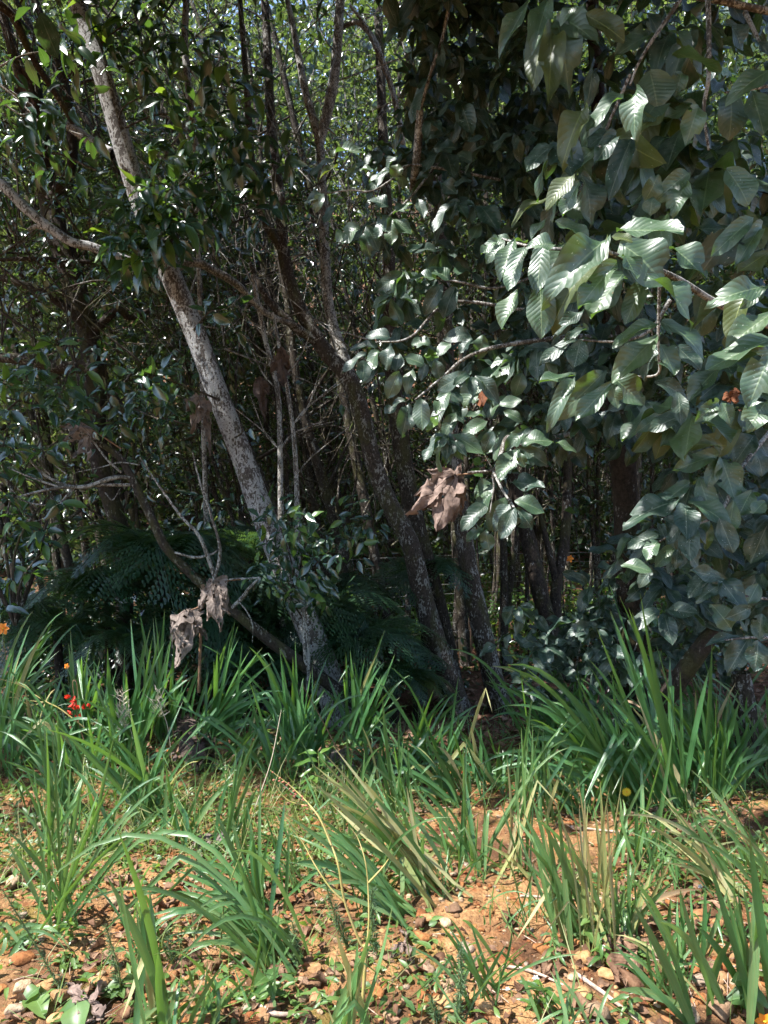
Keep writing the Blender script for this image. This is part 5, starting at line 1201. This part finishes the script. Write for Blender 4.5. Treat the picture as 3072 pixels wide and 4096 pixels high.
tag(o, 'loose ochre gravel and crumbs of earth on the sunny soil', 'gravel', kind='stuff')

# ------------------------------------------------------------------ ground cover, dry grass and litter
def flat_cloud(name, label, cat, P, size, tpl, mat, lift=.01, tilt=.35, rise=.25):
    n = len(P)
    a = rng.random(n) * 6.28
    d = np.stack([np.cos(a), np.sin(a), rise * rng.random(n)], -1)
    up = nrmz(np.array([0, 0, 1.]) + rng.normal(size=(n, 3)) * tilt)
    o = leaf_cloud(name, P + np.array([0, 0, lift]) * (.3 + rng.random((n, 1))), d, up, size * (.6 + .8 * rng.random(n)), tpl, M[mat])
    tag(o, label, cat, kind='stuff'); return o
lit_d = lambda x, y: .12 + .88 * (vnoise(x * 2.2 + 8, y * 2.2) > .42)
flat_cloud('leaf_litter', 'dry brown leaves littering the sunny soil', 'leaf litter', scatter_ground(1700, lit_d), .055, leaf_template(5, .5, .5, .25, 1.5, belly=.45), 'litter', .012, .5, .4)
P = np.stack([rng.uniform(-5, 6, 9000), 4.6 + 9 * rng.random(9000) ** 1.3, np.zeros(9000)], -1); P[:, 2] = terrain(P[:, 0], P[:, 1])
flat_cloud('leaf_litter', 'red-brown fallen leaves on the floor of the wood', 'leaf litter', P, .10, leaf_template(3, .5, .4, .2, belly=.45), 'litter', .015, .45, .3)
green_d = lambda x, y: np.clip(sstep(.42, .62, vnoise(x * 2.1 + 3, y * 2.1 + 1)) * 1.0 * (.45 + .55 * sstep(2.7, 3.3, y)) + .22 * sstep(3.3, 3.9, y) + .35 * sstep(-.2, -1.0, x) * sstep(2.6, 3.2, y), .04, 1)
flat_cloud('ground_cover', 'small round creeping leaves spreading over the soil', 'ground cover', scatter_ground(10000, green_d, 1.9, 5.2), .026, T_ROUND, 'cover', .02, .5, .4)
flat_cloud('ground_cover', 'narrow-leaved green weeds low on the soil', 'weeds', scatter_ground(7500, green_d, 1.9, 5.0), .045, T_SLIM, 'cover', .05, .7, 1.2)
def grass_cloud(name, label, P, length, wid, mat, lean=.8):
    n = len(P)
    d = nrmz(np.stack([rng.normal(size=n) * lean, rng.normal(size=n) * lean, np.ones(n)], -1))
    up = nrmz(rng.normal(size=(n, 3)) + np.array([0, -.5, .3]))
    o = leaf_cloud(name, P, d, up, length * (.4 + rng.random(n)), leaf_template(5, wid, .2, .5, belly=.3), M[mat])
    tag(o, label, 'grass', kind='stuff')
grass_cloud('dry_grass', 'fine straw and green grass in the sunny left ground', scatter_ground(4800, lambda x, y: np.clip(green_d(x, y) * .9, .07, 1), 1.9, 4.9), .17, .020, 'grass')
P = scatter_ground(2600, lambda x, y: 1 * ((np.abs(x + .95) < .75) & (np.abs(y - 3.65) < .45)), 3.0, 4.3)
grass_cloud('dry_grass', 'pale dry grass tangle below the sunlit pale leaves', P, .24, .016, 'grass', .7)
P = scatter_ground(1300, lambda x, y: 1 * (y > 3.7), 3.7, 5.6)
grass_cloud('grass', 'short shaded grass between the sword-leaf clumps', P, .22, .03, 'blade', .6)

def weed(x, y, n, size, h, label, mat='cover', tpl=None, mats=None):
    """a small upright weed with paired leaves up its stem"""
    b = gpx(x, y); root = empty('weed', b, label, 'weed')
    top = b + np.array([rng.normal() * .03, rng.normal() * .03, h])
    tube('stem', [b - [0, 0, .02], (b + top) / 2 + rng.normal(size=3) * .01, top], [.004, .003, .002], M['greenstem'], root, 5, 10)
    for k in range(n):
        f = .15 + .85 * (k + .5) / n; a = k * 2.4 + rng.random()
        p = b + (top - b) * f
        leaf_object(root, {mat: (tpl or LM_HEART).get(mat, k)}, mat, p, np.array([math.cos(a), math.sin(a), .25 * rng.normal()]), np.array([0, -.3, 1.]) + rng.normal(size=3) * .2, size * (.6 + .6 * rng.random()))
    return root
LM_HEART = LeafMeshes([leaf_template(7, .85, .15, .15 + .1 * i, .6, belly=.30, seed=i, halves=2) for i in range(3)])
LM_SLIM = LeafMeshes([leaf_template(7, .26, .2, .2 + .1 * i, .8, belly=.42, seed=i) for i in range(3)])
for x, y, n, s, h, lab in ((2340, 3790, 6, .062, .13, 'heart-leaved seedling at the foot of the dry bundle'), (2460, 3790, 4, .06, .08, 'pale heart-leaved seedling right of the dry bundle'), (2560, 3830, 5, .06, .06, 'round-leaved weed in the shade of the broad leaves'), (3000, 4050, 6, .07, .16, 'bright heart-leaved vine at the right bottom corner'), (3040, 3850, 4, .06, .18, 'heart leaves twining on the corner sword leaf'),
                            (1110, 4010, 5, .06, .10, 'bright green seedling left of the yellowish stalk'), (1130, 3800, 5, .065, .13, 'pale-leaved seedling between the fan and the upright clump'), (440, 4000, 6, .06, .06, 'yellow-green heart-leaved weed under the upright dark leaves'), (120, 4080, 5, .07, .05, 'light green weed in the bottom left corner'), (280, 4110, 3, .09, .06, 'broad green seedling at the bottom edge on the left'),
                            (300, 3230, 5, .06, .10, 'heart-leaved creeper at the left side'), (480, 3400, 6, .055, .06, 'pale heart-leaved weed in the dry grass'), (480, 2780, 6, .075, .12, 'heart-leaved vine in the shaded clumps on the left'), (200, 2760, 7, .09, .2, 'broad-leaved vine below the orange flower on the left'), (180, 2660, 7, .09, .2, 'dark broad-leaved vine beside the left fountain of leaves'), (1400, 2860, 6, .085, .18, 'round-leaved vine behind the leafy clump'), (1790, 2900, 8, .07, .3, 'tall leafy vine in front of the mossy trunk foot'), (1810, 2780, 5, .07, .14, 'pale leaf tuft at the foot of the mossy trunk')):
    weed(x, y, n, s, h, lab)
for x, y, n, s, h, lab in ((1260, 3220, 16, .13, .30, 'jagged-leaved green weed in the centre behind the yellow stalk'), (2420, 3870, 14, .06, .10, 'leafy green weed on the soil at lower right'), (2230, 3860, 10, .05, .08, 'low leafy weed beside the creeping leaves at lower right'), (2500, 4060, 10, .06, .08, 'bright pointed weed at the bottom edge on the right'), (2130, 4050, 12, .07, .10, 'bright green weed with long leaves at the bottom right of centre'), (1040, 3550, 12, .05, .12, 'dusty green weed behind the upright clump'), (300, 3760, 12, .06, .10, 'narrow-leaved weed at the foot of the tall narrow clump'), (250, 3860, 10, .055, .06, 'low grey-green weed beneath the tall narrow clump'), (1380, 4060, 8, .06, .06, 'little weed beside the orange stones'), (900, 3180, 10, .06, .18, 'thin weed in front of the grey dead leaf on the ground'), (1460, 3360, 10, .055, .14, 'small bushy weed at the centre')):
    weed(x, y, n, s, h, lab, 'fresh' if rng.random() < .5 else 'cover', LM_SLIM)

# ------------------------------------------------------------------ spiny shoots
def gorse(base, tip, label, dens=70, spine=.028, mat='gorse'):
    b = gpx(*base); t = px(*tip, b[1] - .03)
    root = empty('spiny_shoot', b, label, 'plant')
    m = (b + t) / 2 + rng.normal(size=3) * .015
    tube('stem', [b - [0, 0, .02], m, t], [.004, .003, .0015], M['greenstem'], root, 5, 14)
    n = dens * 3
    f = rng.random(n); f2 = f[:, None]
    C = (1 - f2) ** 2 * b + 2 * f2 * (1 - f2) * m + f2 ** 2 * t
    d = nrmz(rng.normal(size=(n, 3)) + nrmz(t - b) * .6)
    leaf_cloud('spines', C, d, rdir(n), spine * (.5 + .7 * rng.random(n)) * (1.15 - .5 * f), leaf_template(3, .11, .3, .05, belly=.3), M[mat], root)
for b, t, lab, dn, sp in (((270, 3990), (10, 3560), 'leaning spiny shoot at the lower left', 110, .030), ((480, 3990), (420, 3700), 'dark spiny shoot behind the upright dark leaves', 130, .028), ((1370, 3500), (1370, 3060), 'tall grey spiny shoot in front of the straw-yellow leaves', 100, .024), ((1400, 3800), (1290, 3480), 'bushy spiny shoot left of the branching stalk', 140, .034), ((1500, 3830), (1490, 3560), 'spiny shoot behind the branching stalk', 140, .034),
                           ((1830, 4090), (1840, 3770), 'feathery green shoot at the bottom right of centre', 190, .030), ((1760, 4090), (1720, 3980), 'small feathery shoot at the bottom edge', 80, .026), ((1880, 3320), (1670, 3200), 'spiny shoot lying left at the middle right', 90, .028), ((1890, 3400), (1895, 3280), 'short spiny shoot by the small left-leaning clump', 60, .024), ((540, 3330), (500, 3090), 'feathery bright shoot below the sunlit pale leaves', 150, .030), ((600, 3420), (540, 3240), 'small feathery shoot in the dry grass', 90, .028), ((90, 3420), (60, 3240), 'feathery pale shoot at the left edge', 120, .030), ((270, 3420), (265, 3250), 'upright leafy spike left of the sunny clumps', 70, .032), ((1190, 3860), (1170, 3690), 'spiny tuft at the foot of the arching fan', 130, .030), ((130, 3320), (150, 3230), 'small pale feathery shoot above the tall narrow clump', 80, .028), ((700, 3850), (680, 3690), 'grey spiny tuft behind the upright dark leaves', 90, .028)):
    gorse(b, t, lab, dn, sp)

# ------------------------------------------------------------------ flowers, stalks and sticks
def stalk(name, label, pts, r, mat, cat='stalk', sides=6):
    root = empty(name, px(*pts[0]), label, cat)
    tube('stem', [px(*p) for p in pts], r, M[mat], root, sides, 8 * len(pts))
    return root
def petals(parent, p, n, l, w, mat, face, cup=.3):
    R = frames(np.array([[0., 0, 1]]), np.array([face]))[0]
    V0, Q0, uv0 = leaf_template(5, w, .2, .2, belly=.55)
    for k in range(n):
        a = 6.283 * k / n
        dr = R[:, 0] * math.cos(a) + R[:, 1] * math.sin(a) + np.asarray(face) * cup
        Rm = frames(np.array([dr]), np.array([face]))[0]
        link('petal', mesh_np('petal', (Rm @ (V0 * l).T).T + p, Q0, uv0), M[mat], parent)
def red_flower(x, y, d, sx, sy, sd, label, n=9, l=.035, mat='red'):
    root = stalk('red_flower', label, [(sx, sy, sd), ((x + sx) / 2 - 10, (y + sy) / 2, d), (x - 15, y - 60, d), (x, y - 70, d), (x + 6, y, d)], [.003, .003, .0025, .002, .0015], 'brownstem', 'flower')
    for k in range(n):
        c = px(x + rng.normal() * 22, y + rng.normal() * 22, d + rng.normal() * .02)
        dr = nrmz(np.array([rng.normal() * .8, -.3 + rng.normal() * .4, -.5 + rng.normal() * .6]))
        V0, Q0, uv0 = leaf_template(5, .35, .6, .1, belly=.6)
        for q in range(3):
            Rm = frames(np.array([dr + rng.normal(size=3) * .3]), rdir(1))[0]
            link('petal', mesh_np('petal', (Rm @ (V0 * l).T).T + c, Q0, uv0), M[mat], root)
    return root
red_flower(306, 2800, 4.3, 350, 3000, 4.3, 'drooping red flower head above the sunlit pale leaves', 11, .042)
red_flower(1880, 3085, 4.3, 1990, 3130, 4.3, 'small red flower among the shaded leaves at the middle right', 6, .034)
red_flower(690, 2985, 4.35, 700, 3080, 4.3, 'tiny orange-red flower in front of the ground dead leaf', 2, .022, 'orange')
def daisy(x, y, gy, l, mat, label, n=14, d=None, w=.4):
    b = gpx(x + 12, gy); d = b[1] if d is None else d
    p = px(x, y, d)
    root = empty('flower', b, label, 'flower')
    tube('stem', [b - [0, 0, .02], (b + p) / 2 + [.01, 0, 0], p], [.003, .0025, .002], M['greenstem'], root, 5, 10)
    face = nrmz(np.array([-.1, -1, .55]))
    petals(root, p, n, l, w, mat, face, .25)
    if n > 6:
        petals(root, p + face * .004, n - 4, l * .7, w, mat, face, .5)
    V, Fc = rock_verts(1, 1)
    link('flower_centre', mesh_np('flower_centre', V * l * .28 + p + face * .005, Fc), M['yellow' if mat != 'yellow' else 'orange'], root)
daisy(2506, 3168, 3260, .026, 'yellow', 'yellow daisy-like flower below the tallest clump', 16, None, .3)
daisy(14, 2515, 2900, .045, 'orange', 'orange flower at the left edge above the leaves', 6, 4.9, .7)
daisy(268, 2665, 2900, .022, 'orange', 'small orange bloom hidden in the shaded leaves on the left', 5, 4.8, .7)
daisy(470, 2937, 3060, .016, 'yellow', 'tiny yellow flower in the dark upright clump', 6, 4.3, .5)
daisy(3055, 4085, 4140, .028, 'orange', 'orange flower cut by the bottom right corner', 6, None, .7)
daisy(2143, 3912, 3950, .012, 'white', 'tiny white flower on the creeping leaves at lower right', 6, None, .6)
daisy(2030, 3955, 3990, .008, 'white', 'tiniest white flower at the lower right of centre', 5, None, .6)
daisy(2800, 3545, 3590, .010, 'white', 'tiny white flower near the right sheaf of leaves', 5, None, .6)
daisy(2840, 2350 - 80, 2300 + 600, .001, 'white', 'minute white fleck under the right shrub', 5, 4.2, .6) if False else None
daisy(2280, 2235, 2700, .05, 'orange', 'orange-yellow flower far back among the trunks', 5, 8.6, .7)

S1 = stalk('flower_stalk', 'yellow branching seed stalk crossing the bottom centre', [(1440, 4150, 2.2), (1462, 3820, 2.2), (1440, 3770, 2.2), (1380, 3610, 2.2), (1355, 3470, 2.2), (1330, 3390, 2.22), (1290, 3290, 2.25), (1240, 3230, 2.3), (1150, 3200, 2.3), (1090, 3120, 2.3)], [.006, .0055, .0045, .004, .0035, .003, .0025, .002, .0015, .001], 'yellowstem')
for pts in ([(1462, 3820, 2.2), (1475, 3700, 2.2), (1472, 3540, 2.22), (1460, 3440, 2.22), (1430, 3350, 2.25), (1400, 3310, 2.25)], [(1380, 3610, 2.2), (1320, 3550, 2.2), (1260, 3460, 2.22), (1210, 3370, 2.25), (1160, 3310, 2.25)], [(1475, 3530, 2.22), (1530, 3470, 2.22), (1555, 3435, 2.22)], [(1325, 3380, 2.22), (1270, 3260, 2.25), (1180, 3160, 2.3), (1080, 3080, 2.3)]):
    tube('side_stem', [px(*p) for p in pts], np.linspace(.0035, .001, len(pts)), M['yellowstem'], S1, 5, 30)
V, Fc = rock_verts(2, 1)
for k in range(26):
    f = rng.random(); a = px(1240, 3230, 2.3); b = px(1090, 3110, 2.3)
    if k % 2: a, b = px(1260, 3250, 2.25), px(1070, 3070, 2.3)
    p = a + (b - a) * f + rng.normal(size=3) * .006
    link('bud', mesh_np('bud', V * rng.uniform(.004, .0075) + p, Fc), M['bud'], S1)
S2 = stalk('seed_stalk', 'pale arching seed stalk reaching to the left edge', [(640, 3250, 4.3), (420, 2990, 4.3), (260, 2850, 4.3), (190, 2810, 4.3), (140, 2780, 4.3), (90, 2745, 4.3), (0, 2715, 4.3)], [.006, .005, .004, .004, .003, .0025, .002], 'yellowstem')
for pts in ([(190, 2810, 4.3), (110, 2800, 4.3), (50, 2770, 4.3), (-10, 2745, 4.3)], [(180, 2808, 4.3), (120, 2820, 4.3), (60, 2790, 4.3), (-10, 2800, 4.3)], [(130, 2770, 4.3), (100, 2740, 4.3), (60, 2730, 4.3)]):
    tube('side_stem', [px(*p) for p in pts], [.003, .0025, .0015], M['yellowstem'], S2, 5, 20)
for k in range(22):
    y0 = rng.choice([2720, 2750, 2775, 2795]); p = px(rng.uniform(-10, 120), y0 + rng.normal() * 8, 4.3)
    link('bud', mesh_np('bud', V * .006 + p, Fc), M['yellowstem'], S2)
for lab, x, y, gy, dd in (('pale feathery grass seed head right of the red flower', 490, 2770, 3030, 4.2), ('thin grass seed head in front of the dark upright clump', 630, 2760, 3050, 4.2), ('fallen feathery seed head below the red flower', 480, 2830, 3000, 4.2)):
    s = stalk('grass_stalk', lab, [(x + 60, gy, dd), (x + 40, (y + gy) / 2, dd), (x + 10, y + 60, dd), (x, y, dd)], [.0022, .002, .0016, .001], 'seed')
    C = []; D = []
    for k in range(60):
        f = rng.random(); C.append(px(x + 10 * f + rng.normal() * 12, y + 110 * f, dd + rng.normal() * .01)); D.append((rng.normal() * .7, rng.normal() * .3, .8))
    leaf_cloud('seeds', np.array(C), np.array(D), rdir(60), .05 * (.4 + rng.random(60)), leaf_template(3, .10, .3, .1, belly=.4), M['seed'], s)
stalk('thin_stalk', 'thin pinkish dry stalk slanting up in the left centre', [(1010, 3260, 3.6), (1080, 3060, 3.6), (1110, 2920, 3.62), (1125, 2840, 3.65)], [.003, .0022, .0016, .001], 'seed')
stalk('thin_stalk', 'thin green stalk running up from the arching fan', [(880, 3830, 2.5), (900, 3600, 2.5), (960, 3420, 2.5), (1010, 3260, 2.5), (1030, 3180, 2.5)], [.003, .0026, .002, .0015, .001], 'greenstem')
stalk('thin_stalk', 'dark thin seed stem above the foot of the pale trunk', [(1350, 3000, 4.3), (1310, 2920, 4.3), (1260, 2830, 4.3), (1210, 2740, 4.3)], [.004, .003, .002, .001], 'brownstem')
stalk('thin_stick', 'upright brown stick under the torn grey dead leaf', [(795, 2770, 4.9), (800, 2620, 4.9), (803, 2480, 4.9)], [.012, .011, .008], 'brownstem')
for k, (a, b, r, lab) in enumerate((((2080, 3590), (2560, 3600), .006, 'pale straight stick lying across the bare soil on the right'), ((2590, 3840), (3072, 3890), .004, 'thin pale straw lying under the corner leaves'), ((2300, 3900), (2560, 4096), .007, 'reddish dry leaf stalk lying toward the bottom right'), ((1000, 3990), (1180, 4070), .010, 'bent pale stick at the bottom left of centre'), ((1100, 3420), (1290, 3400), .008, 'dark stick on the soil behind the upright clump'), ((120, 3290), (360, 3390), .014, 'grey dead branch in the shade at the left'), ((2010, 3870), (2260, 3950), .006, 'thin brown twig on the creeping leaves'), ((960, 3730), (1080, 3750), .006, 'short brown twig behind the arching fan'), ((2280, 3310), (2700, 3330), .006, 'brown stick under the right-hand clumps'))):
    p, q = gpx(*a), gpx(*b)
    m = (p + q) / 2 + rng.normal(size=3) * .02; m[2] = float(terrain(m[0], m[1]))
    root = tube('stick', [p + [0, 0, r], m + [0, 0, r * 1.5], q + [0, 0, r]], [r, r, r * .6], M['stick'], None, 6, 14, .2)
    tag(root, lab, 'stick')
tw = Tubes()
for P_ in scatter_ground(420, lambda x, y: .8 + 0 * x):
    a = rng.random() * 6.28; l = rng.uniform(.04, .16)
    e = P_ + np.array([math.cos(a) * l, math.sin(a) * l, 0]); e[2] = float(terrain(e[0], e[1]))
    tw.add([P_ + [0, 0, .003], (P_ + e) / 2 + [0, 0, .008], e + [0, 0, .003]], [.0018, .0016, .001], 4, 5)
tag(tw.build('twig_litter', M['stick'], None, 'stuff'), 'broken straws and twigs scattered on the soil', 'twigs')
